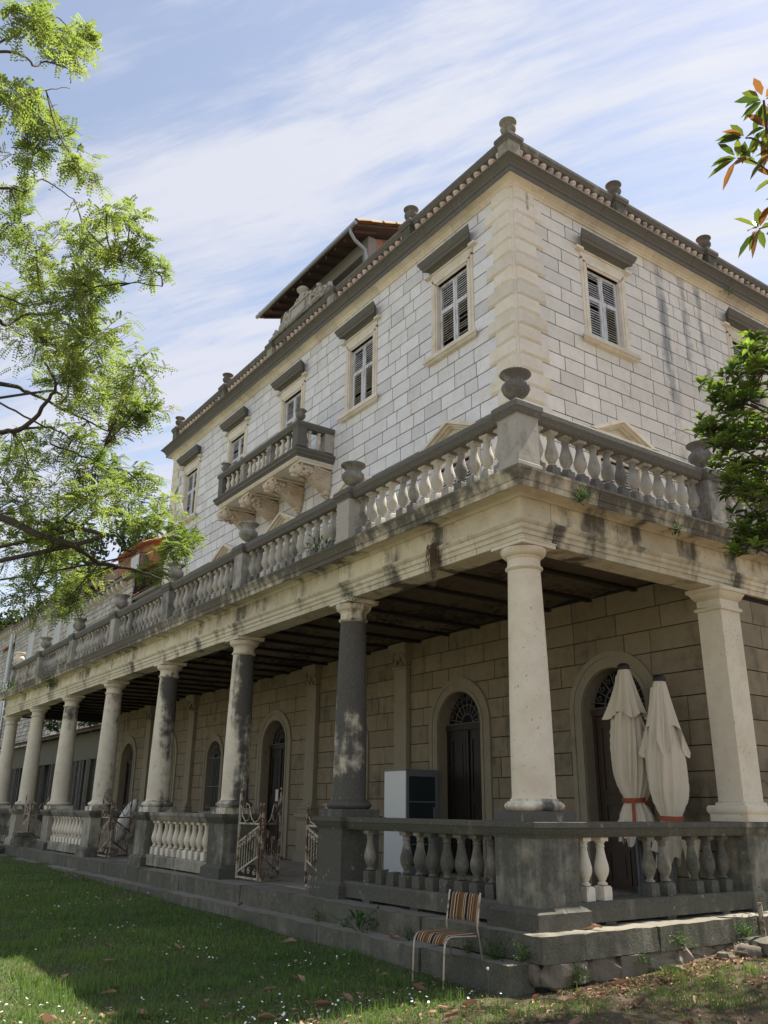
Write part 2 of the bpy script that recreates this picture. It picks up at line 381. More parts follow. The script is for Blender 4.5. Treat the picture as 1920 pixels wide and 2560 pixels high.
M['chrome'] = simple('worn_metal_tube', (.42,.39,.33), .38, metal=.8, var=.4, scale=16, col2=(.14,.09,.05), thr=(.5,.65))
M['kayak'] = simple('white_hull', (.55,.55,.52), .4, var=.2, scale=2)
def _fabric():
    m, t, out = new_mat('striped_upholstery')
    co = t.node('ShaderNodeTexCoord').outputs['Object']
    x = t.node('ShaderNodeSeparateXYZ', {0: co}).outputs[0]
    u = t.m('FRACT', t.m('MULTIPLY', t.m('ADD', x, .25), 4.2))
    c = (.155,.070,.036)
    for a, b, col in ((.0,.06,(.45,.36,.24)), (.06,.22,(.014,.012,.014)), (.22,.27,(.42,.33,.2)), (.40,.46,(.48,.40,.28)), (.46,.54,(.03,.02,.02)), (.54,.60,(.4,.27,.12)), (.75,.86,(.17,.10,.04)), (.90,.94,(.5,.42,.3))):
        msk = t.m('MULTIPLY', t.m('GREATER_THAN', u, a), t.m('LESS_THAN', u, b)); c = t.mix(msk, c, col)
    n = t.noise(co, 260.0, 2.0)
    b = t.node('ShaderNodeBump', {'Height': n, 'Strength': .5, 'Distance': .004})
    c = t.mix(t.m('MULTIPLY', n, .35), c, (.05,.03,.02))
    p = t.node('ShaderNodeBsdfPrincipled', {'Base Color': c, 'Roughness': .95, 'Normal': b.outputs[0], 'Specular IOR Level': .1})
    t.l.new(p.outputs[0], out.inputs[0]); return m
M['fabric'] = _fabric()
def _ground():
    m, t, out = new_mat('lawn_soil')
    pos = t.node('ShaderNodeNewGeometry').outputs['Position']
    sp = t.node('ShaderNodeSeparateXYZ', {0: pos})
    n = t.noise(pos, .9, 6.0, .6); f = t.noise(pos, 30.0, 6.0, .7); mi = t.noise(pos, 5.0, 5.0, .6)
    soil = t.mix(f, (.045,.034,.024), (.19,.145,.10))
    green = t.mix(mi, (.035,.055,.018), (.105,.125,.05))
    bare = t.m('ADD', n, t.m('MULTIPLY', t.ramp(sp.outputs[0], -1.2, 1.4), .30))
    c = t.mix(t.ramp(bare, .50, .66), green, soil)
    b = t.node('ShaderNodeBump', {'Height': t.m('ADD', f, mi), 'Strength': .9, 'Distance': .03})
    p = t.node('ShaderNodeBsdfPrincipled', {'Base Color': c, 'Roughness': 1.0, 'Normal': b.outputs[0], 'Specular IOR Level': .1})
    t.l.new(p.outputs[0], out.inputs[0]); return m
M['ground'] = _ground()
M['floor'] = stone('porch_paving', (.30,.28,.23), base=.06, warm_amt=.3, bump=.4)
# ================================================================== setting
def sst(e0, e1, x):
    t = min(max((x-e0)/(e1-e0), 0.0), 1.0); return t*t*(3-2*t)
def H(x, y):
    h = -.50+.24*min(max(-x/17.0, 0), 1)+.20*sst(-.6, 3.6, y)*sst(-.6, .3, x)
    h += .018*math.sin(x*1.7+1.3*math.sin(y*1.1))*math.cos(y*1.9+.4)
    return h
def axis_pts(lo, hi, fine_lo, fine_hi, st):
    a = list(np.arange(fine_lo, fine_hi+1e-6, st)); d = st; x = fine_hi; out = a
    while x < hi: d *= 1.35; x += d; out.append(min(x, hi))
    d = st; x = fine_lo; pre = []
    while x > lo: d *= 1.35; x -= d; pre.append(max(x, lo))
    return pre[::-1]+out
xs = axis_pts(-420, 420, -24, 6, .3); ys = axis_pts(-420, 420, -8, 5, .3)
mb = MB(); mb.sm = True
vs = [(x, y, H(x, y)) for y in ys for x in xs]; nx = len(xs)
mb.add(vs, [(j*nx+i, j*nx+i+1, (j+1)*nx+i+1, (j+1)*nx+i) for j in range(len(ys)-1) for i in range(nx-1)])
mb.build('ground', M['ground'], smooth='all', kind='structure')
# added pale ground strip, unseen behind the camera, bouncing sunlight onto the facade
mb = MB(); mb.sm = True
vs = []; gx = [-30+1.5*i for i in range(41)]
for j in range(9):
    for x in gx: y = -10.2-1.1*j+.35*math.sin(x*.31+j*.05); vs.append((x, y, H(x, y)+.03))
mb.add(vs, [(j*41+i, j*41+i+1, (j+1)*41+i+1, (j+1)*41+i) for j in range(8) for i in range(40)])
M['bounce_gravel'] = simple('pale_bounce_gravel', (.40,.37,.31), .95, var=.35, scale=40, bump=.8)
mb.build('added_bounce_gravel', M['bounce_gravel'], smooth='all', kind='structure')

def rough_block(mb, x0, x1, y0, y1, z0, z1, n=6, m=1, amp=.012, seed=0, g=None):
    """a block whose top outer edges are slightly broken: subdivided along x and y"""
    r_ = random.Random(seed)
    xs_ = [x0+(x1-x0)*i/n for i in range(n+1)]; ys_ = [y0+(y1-y0)*j/m for j in range(m+1)]
    vs = []; fs = []
    def j(a=amp): return r_.uniform(-a, a)
    side_shade_g = .24 if g is None else g  # darker sides: riser shade painted into the colour
    idx = {}
    for k, z in enumerate((z0, z1)):
        for jj, y in enumerate(ys_):
            for ii, x in enumerate(xs_):
                e = amp if k == 1 else amp*.5
                dx = (r_.uniform(0, e) if ii == 0 else (-r_.uniform(0, e) if ii == n else j()))
                dy = (r_.uniform(0, e*1.3) if jj == 0 else (-r_.uniform(0, e) if jj == m else j()))
                idx[(k, jj, ii)] = len(vs); vs.append((x+dx, y+dy, z+(j(amp*.5) if k == 1 else 0)))
    for jj in range(m):
        for ii in range(n):
            fs.append((idx[(1,jj,ii)], idx[(1,jj,ii+1)], idx[(1,jj+1,ii+1)], idx[(1,jj+1,ii)]))
            fs.append((idx[(0,jj,ii)], idx[(0,jj+1,ii)], idx[(0,jj+1,ii+1)], idx[(0,jj,ii+1)]))
    for ii in range(n):
        fs.append((idx[(0,0,ii)], idx[(0,0,ii+1)], idx[(1,0,ii+1)], idx[(1,0,ii)]))
        fs.append((idx[(0,m,ii)], idx[(1,m,ii)], idx[(1,m,ii+1)], idx[(0,m,ii+1)]))
    for jj in range(m):
        fs.append((idx[(0,jj,0)], idx[(1,jj,0)], idx[(1,jj+1,0)], idx[(0,jj+1,0)]))
        fs.append((idx[(0,jj,n)], idx[(0,jj+1,n)], idx[(1,jj+1,n)], idx[(1,jj,n)]))
    mb.add(vs, fs, side_shade_g)
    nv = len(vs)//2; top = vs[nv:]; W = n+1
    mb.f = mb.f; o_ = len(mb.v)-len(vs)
    lit_lid = [(x, y, z+.002) for x, y, z in top]
    mb.add(lit_lid, [(q*W+i, q*W+i+1, (q+1)*W+i+1, (q+1)*W+i) for q in range(m) for i in range(n)], (-.30 if g is None else g-.2))  # paler top layer: skylight on the treads painted into the colour

# lower step: long stones butted end to end
step = bpy.data.objects.new('lower_step', None); COL.objects.link(step); step['kind'] = 'structure'
x = .12; k = 0
while x > -24.0:
    L = (1.42, 2.15, 1.1, 1.75, 2.4, 1.3)[k % 6]+rnd.uniform(-.15, .15)
    mb = MB(); mb.tint = rnd.uniform(.85, 1.1)
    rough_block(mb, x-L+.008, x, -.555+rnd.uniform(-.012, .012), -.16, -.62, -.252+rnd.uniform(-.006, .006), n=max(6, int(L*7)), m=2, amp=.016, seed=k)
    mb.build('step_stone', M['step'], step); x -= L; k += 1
# portico platform: kerb stones on the front and on the right side, floor behind
plat = bpy.data.objects.new('porch_platform', None); COL.objects.link(plat); plat['kind'] = 'structure'
x = .31; k = 0
while x > -27.6:
    L = (2.1, 3.0, 1.7, 2.6, 2.2)[k % 5]+rnd.uniform(-.2, .2)
    if x-L < -27.6: L = x+27.6
    mb = MB(); mb.tint = rnd.uniform(.85, 1.1)
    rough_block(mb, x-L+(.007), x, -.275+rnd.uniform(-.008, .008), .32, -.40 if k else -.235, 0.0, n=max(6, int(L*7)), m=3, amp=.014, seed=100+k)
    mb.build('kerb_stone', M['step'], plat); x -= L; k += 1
y = .32; k = 0
for L, dx in ((1.15, 0), (1.35, .01), (.55, -.03), (1.2, .02), (1.4, -.01), (1.5, 0), (1.7, .01)):
    mb = MB(); mb.tint = rnd.uniform(.9, 1.15)
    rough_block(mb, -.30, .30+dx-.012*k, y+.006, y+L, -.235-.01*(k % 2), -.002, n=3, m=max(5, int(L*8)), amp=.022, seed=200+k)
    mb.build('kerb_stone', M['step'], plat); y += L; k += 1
mb = MB(); mb.box(-27.55, -.29, .31, 3.95, -.4, -.004); mb.build('floor_slab', M['floor'], plat)
mb = MB(); mb.box(-27.5, .21, -.2, 9.0, -.9, -.24); mb.build('foundation', M['mortar'], plat)
# paving squares in the gate openings, seen over the kerb
for i in range(9):
    for j in range(3):
        mb = MB(); mb.tint = rnd.uniform(.85, 1.15)
        x0 = -4.6-i*.62; y0 = .33+j*.6
        mb.box(x0-.61, x0, y0, y0+.59, -.003, .004+rnd.uniform(0, .003)); mb.build('paving_slab', M['floor'], plat)
# rubble footing under the right kerb
foot = bpy.data.objects.new('rubble_footing', None); COL.objects.link(foot); foot['kind'] = 'structure'
def lump(cx, cy, cz, sx, sy, sz, seed, seg=7, rings=5):
    r_ = random.Random(seed); vs = []; fs = []
    for i in range(rings+1):
        th = math.pi*i/rings
        for k in range(seg):
            a = 2*math.pi*k/seg; q = .80+.36*r_.random()
            f = lambda v: math.copysign(abs(v)**.65, v)
            vs.append((cx+sx*f(math.sin(th)*math.cos(a))*q, cy+sy*f(math.sin(th)*math.sin(a))*q, cz+sz*f(math.cos(th))*q))
    for i in range(rings):
        for k in range(seg):
            k2 = (k+1) % seg; fs.append((i*seg+k, (i+1)*seg+k, (i+1)*seg+k2, i*seg+k2))
    return vs, fs
y = -.20; k = 0
while y < 6.5:
    L = rnd.uniform(.22, .5); n = 2 if rnd.random() < .6 else 1
    for q in range(n):
        h = .20/n
        mb = MB(); mb.tint = rnd.uniform(.75, 1.2)
        v, f = lump(.175+rnd.uniform(-.03, .02), y+L/2, -.24-.01-h*(q+.5)+(.015 if q else 0), .12, L*.60, h*.72, k*7+q, 9, 6)
        mb.add(v, f); mb.build('rubble_stone', M['rubble'], foot)
    y += L; k += 1
x = .2
for k in range(5):
    mb = MB(); mb.tint = rnd.uniform(.75, 1.1)
    v, f = lump(.10, -.22, -.33, .12, .07, .10, 900+k); mb.add(v, f); mb.build('rubble_stone', M['rubble'], foot); break
# ================================================================== villa
XC, YF = -3.87, 3.9           # upper storey corner: x of the right face, y of the front face
XL = -22.63                   # left end of the upper storey
villa = thing('villa', 'two storey pale limestone villa with shuttered windows and rusticated corner stones', 'villa', (XC, YF, 0))
stone_jobs = []               # every wall stone: (distance, function) sorted later

CH = .3375
def stone_row_cuts(a0, a1, rr, lo=.38, hi=.82):
    out = []; a = a0
    while a < a1-1e-6:
        L = rr.uniform(lo, hi)
        if a1-(a+L) < lo*.8: L = a1-a
        out.append((a, min(a+L, a1))); a += L
    return out
def sub_interval(ivs, h0, h1):
    res = []
    for a, b in ivs:
        if h1 <= a or h0 >= b: res.append((a, b)); continue
        if h0-a > .04: res.append((a, h0))
        if b-h1 > .04: res.append((h1, b))
    return res
def wall_stones(plane, fixed, a0f, a1f, zs, holes, arches, rr, lo=.38, hi=.82, J=.022, depth=.05, proud=.006, out_sign=-1, mat='wall', vis=None, minz=0.):
    """plane 'y': wall faces -Y at y=fixed ; plane 'x': wall faces +X at x=fixed
       a0f/a1f give the start and end of a course, holes = (a0,a1,z0,z1), arches=(centre, radius, spring z, foot z)"""
    for ci, (z0, z1) in enumerate(zs):
        ivs = [(a0f(ci), a1f(ci))]
        for h in holes:
            if h[2] < z1-.02 and h[3] > z0+.02: ivs = sub_interval(ivs, h[0], h[1])
        split = []
        for c, r_, zs_, zf in arches:
            if z1 > zf and z0 < zs_+r_:
                split.append((c, r_, zs_))
        for a, b in ivs:
            cuts = []
            edges = [a]+sorted(c for c, _, _ in split if a < c < b)+[b]
            for e0, e1 in zip(edges[:-1], edges[1:]):
                cuts += stone_row_cuts(e0, e1, rr, lo, hi)
            for s0, s1 in cuts:
                poly = [(s0+J/2, z0+J/2), (s1-J/2, z0+J/2), (s1-J/2, z1-J/2), (s0+J/2, z1-J/2)]
                dead = False
                for c, r_, zsp in split:
                    def hw(z):
                        if z <= zsp: return r_
                        d = z-zsp; return math.sqrt(r_*r_-d*d) if d < r_ else 0.0
                    N = 6
                    if s1 <= c+1e-6 and s1 > c-r_-.001:
                        pts = [(min(s1-J/2, c-hw(z0+(z1-z0)*k/N)), z0+J/2+(z1-z0-J)*k/N) for k in range(N+1)]
                        if max(p[0] for p in pts) < s0+.03: dead = True; break
                        pts = [(max(p[0], s0+J/2+.001), p[1]) for p in pts]
                        poly = [(s0+J/2, z0+J/2)]+pts+[(s0+J/2, z1-J/2)]
                    elif s0 >= c-1e-6 and s0 < c+r_+.001:
                        pts = [(max(s0+J/2, c+hw(z0+(z1-z0)*k/N)), z0+J/2+(z1-z0-J)*k/N) for k in range(N+1)]
                        if min(p[0] for p in pts) > s1-.03: dead = True; break
                        pts = [(min(p[0], s1-J/2-.001), p[1]) for p in pts]
                        poly = [(s1-J/2, z1-J/2), (s1-J/2, z0+J/2)][::-1]
                        poly = [(s1-J/2, z0+J/2), (s1-J/2, z1-J/2)]+pts[::-1]
                if dead: continue
                pr = rr.uniform(0, proud); tn = rr.choice((rr.uniform(.96, 1.03), rr.uniform(.85, 1.04)))
                am = (s0+s1)/2; zm = (z0+z1)/2
                p = Vector((am, fixed, zm)) if plane == 'y' else Vector((fixed, am, zm))
                dist = (p-CAM).length
                gg = rr.uniform(-.05, .07)+(.10 if rr.random() < .06 else 0)
                vflag = vis(am, zm) if vis else True
                stone_jobs.append((dist if vflag else dist+1000, plane, fixed, poly, pr, tn, depth, mat, gg))
def emit_stone(mb, job):
    _, plane, fixed, poly, pr, tn, depth, mat, gg = job
    mb.tint = tn
    if plane == 'y': mb.prism(poly, fixed-pr, fixed+depth, 'y', g=gg)
    else: mb.prism(poly, fixed-depth, fixed+pr, 'x', g=gg)

# --- courses of the upper storey, top at 13.765
zs_up = []
z = 13.765
while z > 5.05: zs_up.append((z-CH, z)); z -= CH
WX = [-5.87, -9.57, -13.25, -16.93, -20.70]        # window axes on the front
WY = [6.64, 12.02, 17.4]                             # window axes on the side (y)
def q_long(ci): return ci % 2 == 1
holes_f = []; holes_s = []
for c in WX:
    holes_f += [(c-.725, c+.725, 10.83, 12.95), (c-.80, c+.80, 5.0, 8.37)]
for c in WY:
    holes_s += [(c-.715, c+.715, 10.83, 12.95), (c-.80, c+.80, 5.0, 8.37)]
rr = random.Random(5)
wall_stones('y', YF, lambda ci: XL+(.84 if q_long(ci) else .62), lambda ci: XC-(.83 if q_long(ci) else .61), zs_up, holes_f, [], rr, mat='wall', vis=lambda a, z: z > 6.4)
wall_stones('x', XC, lambda ci: YF+(.85 if q_long(ci) else .65), lambda ci: 16.0, zs_up, holes_s, [], rr, mat='wall_side', vis=lambda a, z: z > 6.6 and a < 13.2)
# --- ground floor, inside the portico
zs_g = []; z = 4.46
while z > .02: zs_g.append((max(z-.345, .0), z)); z -= .345
DOORS = [-2.15, -5.88, -13.25, -20.62, -24.35]; GW = [-9.57, -16.93]
arch_g = [(c, .76, 2.66, 0.0) for c in DOORS]+[(c, .57, 2.50, 1.05) for c in GW]
PIL = [-7.65, -11.30, -15.0, -18.62, -22.3]
holes_g = [(p-.22, p+.22, 0, 4.46) for p in PIL]
for c in GW: holes_g.append((c-.57, c+.57, 1.05, 2.5))
rr2 = random.Random(9)
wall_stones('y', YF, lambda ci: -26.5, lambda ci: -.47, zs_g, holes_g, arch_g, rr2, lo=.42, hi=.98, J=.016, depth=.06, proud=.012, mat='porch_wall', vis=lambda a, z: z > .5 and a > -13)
# --- ground floor right flank, behind the corner pilaster
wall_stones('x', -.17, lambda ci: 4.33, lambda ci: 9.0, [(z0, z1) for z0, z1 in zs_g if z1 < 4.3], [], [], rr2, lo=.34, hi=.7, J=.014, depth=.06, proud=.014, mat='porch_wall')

stone_jobs.sort(key=lambda j: j[0])
for job in stone_jobs[:300]:
    mb = MB(); emit_stone(mb, job); piece_of(villa, 'wall_stone', mb, M[job[7]])
rest = {}
for job in stone_jobs[300:]:
    emit_stone(rest.setdefault(job[7], MB()), job)
for k, mb in rest.items(): piece_of(villa, 'wall_stonework', mb, M[k], kind='stuff')

# --- mortar core behind the stones with real openings
def core_wall(mb, plane, fixed, th, a0, a1, z0, z1, holes):
    A = sorted({a0, a1}|{h[i] for h in holes for i in (0, 1) if a0 < h[i] < a1}); Zs = sorted({z0, z1}|{h[i] for h in holes for i in (2, 3) if z0 < h[i] < z1})
    for i in range(len(A)-1):
        run = None
        for j in range(len(Zs)-1):
            am, zm = (A[i]+A[i+1])/2, (Zs[j]+Zs[j+1])/2
            solid = not any(h[0] < am < h[1] and h[2] < zm < h[3] for h in holes)
            if solid: run = (run[0], Zs[j+1]) if run else (Zs[j], Zs[j+1])
            if (not solid or j == len(Zs)-2) and run:
                if plane == 'y': mb.box(A[i], A[i+1], fixed, fixed+th, run[0], run[1])
                else: mb.box(fixed-th, fixed, A[i], A[i+1], run[0], run[1])
                run = None
ho = [(c-.54, c+.54, 10.87, 12.62) for c in WX]+[(c-.6, c+.6, 5.0, 8.0) for c in WX]
mb = MB(); core_wall(mb, 'y', YF+.010, .36, XL+.03, XC-.03, 5.0, 13.9, ho)
hs = [(c-.54, c+.54, 10.87, 12.62) for c in WY]+[(c-.6, c+.6, 5.0, 8.0) for c in WY]
core_wall(mb, 'x', XC-.010, .36, YF+.38, 16.0, 5.0, 13.9, hs)
mb.box(XL+.03, XL+.4, YF+.38, 16.0, 5.0, 13.9)
piece_of(villa, 'upper_wall', mb, M['mortar'])
hg = [(c-.64, c+.64, 0.0, 3.3) for c in DOORS]+[(c-.48, c+.48, 1.05, 3.0) for c in GW]
mb = MB(); core_wall(mb, 'y', YF+.013, .31, -26.5, -.28, -.2, 4.9, hg)
mb.box(-.5, -.19, 4.23, 16, -.3, 4.9); mb.box(-26.5, -26.2, 4.23, 16, -.3, 4.9)
piece_of(villa, 'ground_floor_wall', mb, M['mortar'])
mb = MB(); mb.box(XL+.5, XC-.5, 4.35, 4.4, 5, 13.9); mb.box(XC-.5, XC-.45, 4.4, 16, 5, 13.9); mb.box(-26.1, -.6, 4.3, 4.35, 0, 4.5)
piece_of(villa, 'dark_room', mb, M['void'])

# --- rusticated corner stones
def pillow(mb, plane, fixed, a0, a1, z0, z1, sgn):
    """raised panel with chamfered edges on a face"""
    c = .045
    for (p0, p1, q0, q1, d0), (r0, r1, s0, s1, d1) in (((a0, a1, z0, z1, .008), (a0+c*.7, a1-c*.7, z0+c*1.1, z1-c*.35, .044)),):
        def P(a, z, d): return (a, fixed-d, z) if plane == 'y' else (fixed+d, a, z)
        vs = [P(p0,q0,d0-.03), P(p1,q0,d0-.03), P(p1,q1,d0-.03), P(p0,q1,d0-.03), P(p0,q0,d0), P(p1,q0,d0), P(p1,q1,d0), P(p0,q1,d0), P(r0,s0,d1), P(r1,s0,d1), P(r1,s1,d1), P(r0,s1,d1)]
        fs = [(0,1,2,3)]
        for k in range(4):
            k2 = (k+1) % 4; fs += [(k, k2, 4+k2, 4+k), (4+k, 4+k2, 8+k2, 8+k)]
        fs.append((8,9,10,11)); mb.add(vs, fs)
rq = random.Random(3)
for ci, (z0, z1) in enumerate(zs_up):
    lf, ls = (.82, .84) if q_long(ci) else (.60, .64)
    mb = MB(); mb.tint = rq.uniform(.93, 1.05); mb.gr = rq.uniform(-.1, .08)
    g = .002
    mb.box(XC-lf, XC+.012, YF-.012, YF+.06, z0+g, z1-g)
    mb.box(XC-.06, XC+.012, YF+.061, YF+ls, z0+g, z1-g)
    pillow(mb, 'y', YF-.012, XC-lf, XC-.035, z0+.012, z1-.004, -1)
    pillow(mb, 'x', XC+.012, YF+.035, YF+ls, z0+.012, z1-.004, 1)
    piece_of(villa, 'corner_stone', mb, M['quoin'])
    lf = .84 if q_long(ci) else .62
    mb = MB(); mb.tint = rq.uniform(.93, 1.05)
    mb.box(XL-.012, XL+lf, YF-.012, YF+.06, z0+g, z1-g)
    mb.box(XL-.012, XL+.06, YF+.061, YF+.7, z0+g, z1-g)
    pillow(mb, 'y', YF-.012, XL+.035, XL+lf, z0+.012, z1-.004, -1)
    piece_of(villa, 'corner_stone', mb, M['quoin'])

# --- window builder (works in a local frame: a along the wall, d outward, z)
def FR(plane, fixed, c):
    if plane == 'y': return lambda a, d, z: (c+a, fixed-d, z)
    return lambda a, d, z: (fixed+d, c+a, z)
def fbox(mb, F, a0, a1, d0, d1, z0, z1, g=None):
    vs = [F(a0,d0,z0), F(a1,d0,z0), F(a1,d1,z0), F(a0,d1,z0), F(a0,d0,z1), F(a1,d0,z1), F(a1,d1,z1), F(a0,d1,z1)]
    mb.add(vs, [(3,2,1,0),(4,5,6,7),(0,1,5,4),(1,2,6,5),(2,3,7,6),(3,0,4,7)], g)
def fprism(mb, F, prof, a0, a1, ret=0.0, g=None):
    """profile (d,z) run along a with optional mitred returns to the wall"""
    n = len(prof)
    A = [F(a0-(ret*max(d, 0)), d, z) for d, z in prof]; B = [F(a1+(ret*max(d, 0)), d, z) for d, z in prof]
    fs = [tuple(range(n)), tuple(range(2*n-1, n-1, -1))]+[(i, i+n, (i+1) % n+n, (i+1) % n) for i in range(n)]
    mb.add(A+B, fs, g)
HOOD = [(0,12.99),(.05,12.99),(.07,13.03),(.12,13.06),(.20,13.07),(.21,13.13),(.24,13.16),(.27,13.23),(.29,13.27),(.29,13.31),(.10,13.36),(0,13.38)]
SILL = [(0,10.62),(.09,10.64),(.12,10.68),(.15,10.69),(.15,10.76),(.13,10.80),(0,10.815)]
def shutters(parent, F, zb, zt, hw, near, mid=.60, rs=None, depth=-.10):
    rs = rs or rnd
    ln = []
    for side in (-1, 1):
        a0, a1 = (-hw+.01, -.006) if side < 0 else (.006, hw-.01)
        mb = MB(); mb.tint = rs.uniform(.85, 1.1); st = .062; d0, d1 = depth-.02, depth+.022
        zm = zb+(zt-zb)*mid
        fbox(mb, F, a0, a0+st, d0, d1, zb, zt); fbox(mb, F, a1-st, a1, d0, d1, zb, zt)
        fbox(mb, F, a0+st, a1-st, d0, d1, zt-.07, zt); fbox(mb, F, a0+st, a1-st, d0, d1, zb, zb+.09)
        fbox(mb, F, a0+st, a1-st, d0-.002, d1+.002, zm-.05, zm+.05)
        if rs.random() < .8:   # inner lift-up frame in the lower half
            fbox(mb, F, a0+st, a0+st+.03, d0+.01, d1+.012, zb+.09, zm-.05); fbox(mb, F, a1-st-.03, a1-st, d0+.01, d1+.012, zb+.09, zm-.05)
        piece_of(parent, 'shutter_frame', mb, M['shutter'])
        for z_a, z_b, m2 in ((zb+.11, zm-.07, M['slat_bare'] if rs.random() < .5 else M['slat']), (zm+.07, zt-.09, M['slat'])):
            n = int((z_b-z_a)/.060); big = MB()
            for k in range(n):
                zc = z_a+(z_b-z_a)*(k+.5)/n+rs.uniform(-.003, .003); t = rs.uniform(-.004, .004)
                s_ = MB() if near else big
                s_.tint = rs.uniform(.75, 1.15)
                if rs.random() < .04: continue
                vs = [F(a0+st, d0+.018, zc+.016+t), F(a1-st, d0+.018, zc+.016), F(a1-st, d1+.004, zc-.022), F(a0+st, d1+.004, zc-.022+t),
                      F(a0+st, d0+.018, zc+.025+t), F(a1-st, d0+.018, zc+.025), F(a1-st, d1+.004, zc-.008), F(a0+st, d1+.004, zc-.008+t)]
                s_.add(vs, [(0,1,2,3),(7,6,5,4),(0,4,5,1),(1,5,6,2),(2,6,7,3),(3,7,4,0)])
                if near: piece_of(parent, 'slat', s_, m2)
            if not near: piece_of(parent, 'slats', big, m2, kind='stuff')
def local_empty(name, parent):
    o = bpy.data.objects.new(name, None); COL.objects.link(o); o.parent = parent; return o
def piece_sub(part, name, mb, mat, **k):
    """sub-part of a part of the villa (the part sits at the villa's origin)"""
    mb.v = [(a-XC, b-YF, c) for a, b, c in mb.v]
    return mb.build(name, mat, part, **k)
_po = piece_of
def piece_of(parent, name, mb, mat, **k):
    if parent.parent is villa: return piece_sub(parent, name, mb, mat, **k)
    return _po(parent, name, mb, mat, **k)
def upper_window(plane, fixed, c, near, seed):
    F = FR(plane, fixed, c); rs = random.Random(seed)
    win = local_empty('window', villa)
    mb = MB()                                   # surround with two inner steps
    for a0, a1, d in ((.66, .735, .028), (.585, .66, .045), (.535, .585, .022)):
        for s in (-1, 1): fbox(mb, F, min(s*a0, s*a1), max(s*a0, s*a1), -.14, d, 10.82, 12.62+(a0-.535))
        fbox(mb, F, -a0, a0, -.14, d, 12.62+(a0-.535), 12.62+(a1-.535)-.0005)
    fbox(mb, F, -.735, .735, -.10, .030, 12.8205, 12.992)
    piece_of(win, 'window_surround', mb, M['trim'])
    mb = MB(); fprism(mb, F, HOOD, -.64, .64, 1.0, g=.45); hd = piece_of(win, 'window_hood', mb, M['black'])
    mb = MB()
    for s in (-1, 1): fbox(mb, F, s*.80-.10, s*.80+.10, 0, .12, 12.93, 12.988)
    fbox(mb, F, -.70, .70, .0, .06, 12.955, 12.9885)
    piece_of(win, 'hood_bracket', mb, M['trim'])
    mb = MB(); fprism(mb, F, SILL, -.78, .78, 1.0); piece_of(win, 'window_sill', mb, M['trim'])
    shutters(win, F, 10.86, 12.615, .535, near, rs=rs)
    return win
PED = [(0,8.36),(.10,8.36),(.13,8.40),(.20,8.42),(.24,8.46),(.24,8.48),(0,8.48)]
def terrace_door(plane, fixed, c, seed):
    F = FR(plane, fixed, c); rs = random.Random(seed)
    dr = local_empty('terrace_door', villa)
    mb = MB()
    for a0, a1, d in ((.70, .80, .03), (.60, .70, .05)):
        for s in (-1, 1): fbox(mb, F, min(s*a0, s*a1), max(s*a0, s*a1), -.14, d, 5.0, 8.0+(a0-.60))
        fbox(mb, F, -a0, a0, -.14, d, 8.0+(a0-.60), 8.0+(a1-.60))
    fbox(mb, F, -.84, .84, 0, .035, 8.205, 8.365)
    piece_of(dr, 'door_surround', mb, M['trim'])
    mb = MB(); fprism(mb, F, PED, -.82, .82, 1.0)
    for s in (-1, 1):                            # raking mouldings
        for dz, d, th in ((0, .24, .075), (-.06, .17, .06), (-.11, .10, .05)):
            a_e, z_e, z_a = 1.08, 8.47, 8.95
            p = [(s*a_e, z_e+dz), (0, z_a+dz), (0, z_a+dz-th*1.1), (s*(a_e-.02), z_e+dz-th*1.1)]
            if s > 0: p = p[::-1]
            A = [F(a, .002, z) for a, z in p]; B = [F(a, d, z) for a, z in p]
            mb.add(A+B, [(0,1,2,3),(7,6,5,4),(0,4,5,1),(1,5,6,2),(2,6,7,3),(3,7,4,0)])
    A = [F(-.95, 0, 8.47), F(.95, 0, 8.47), F(0, 0, 8.86)]; B = [F(-.95, .03, 8.47), F(.95, .03, 8.47), F(0, .03, 8.86)]
    mb.add(A+B, [(0,1,2),(5,4,3),(0,3,4,1),(1,4,5,2),(2,5,3,0)])
    piece_of(dr, 'pediment', mb, M['trim'])
    shutters(dr, F, 5.02, 7.995, .60, False, mid=.42, rs=rs)
for i, c in enumerate(WX): upper_window('y', YF, c, i == 0, 40+i); terrace_door('y', YF, c, 60+i)
for i, c in enumerate(WY): upper_window('x', XC, c, i == 0, 80+i); terrace_door('x', XC, c, 90+i)

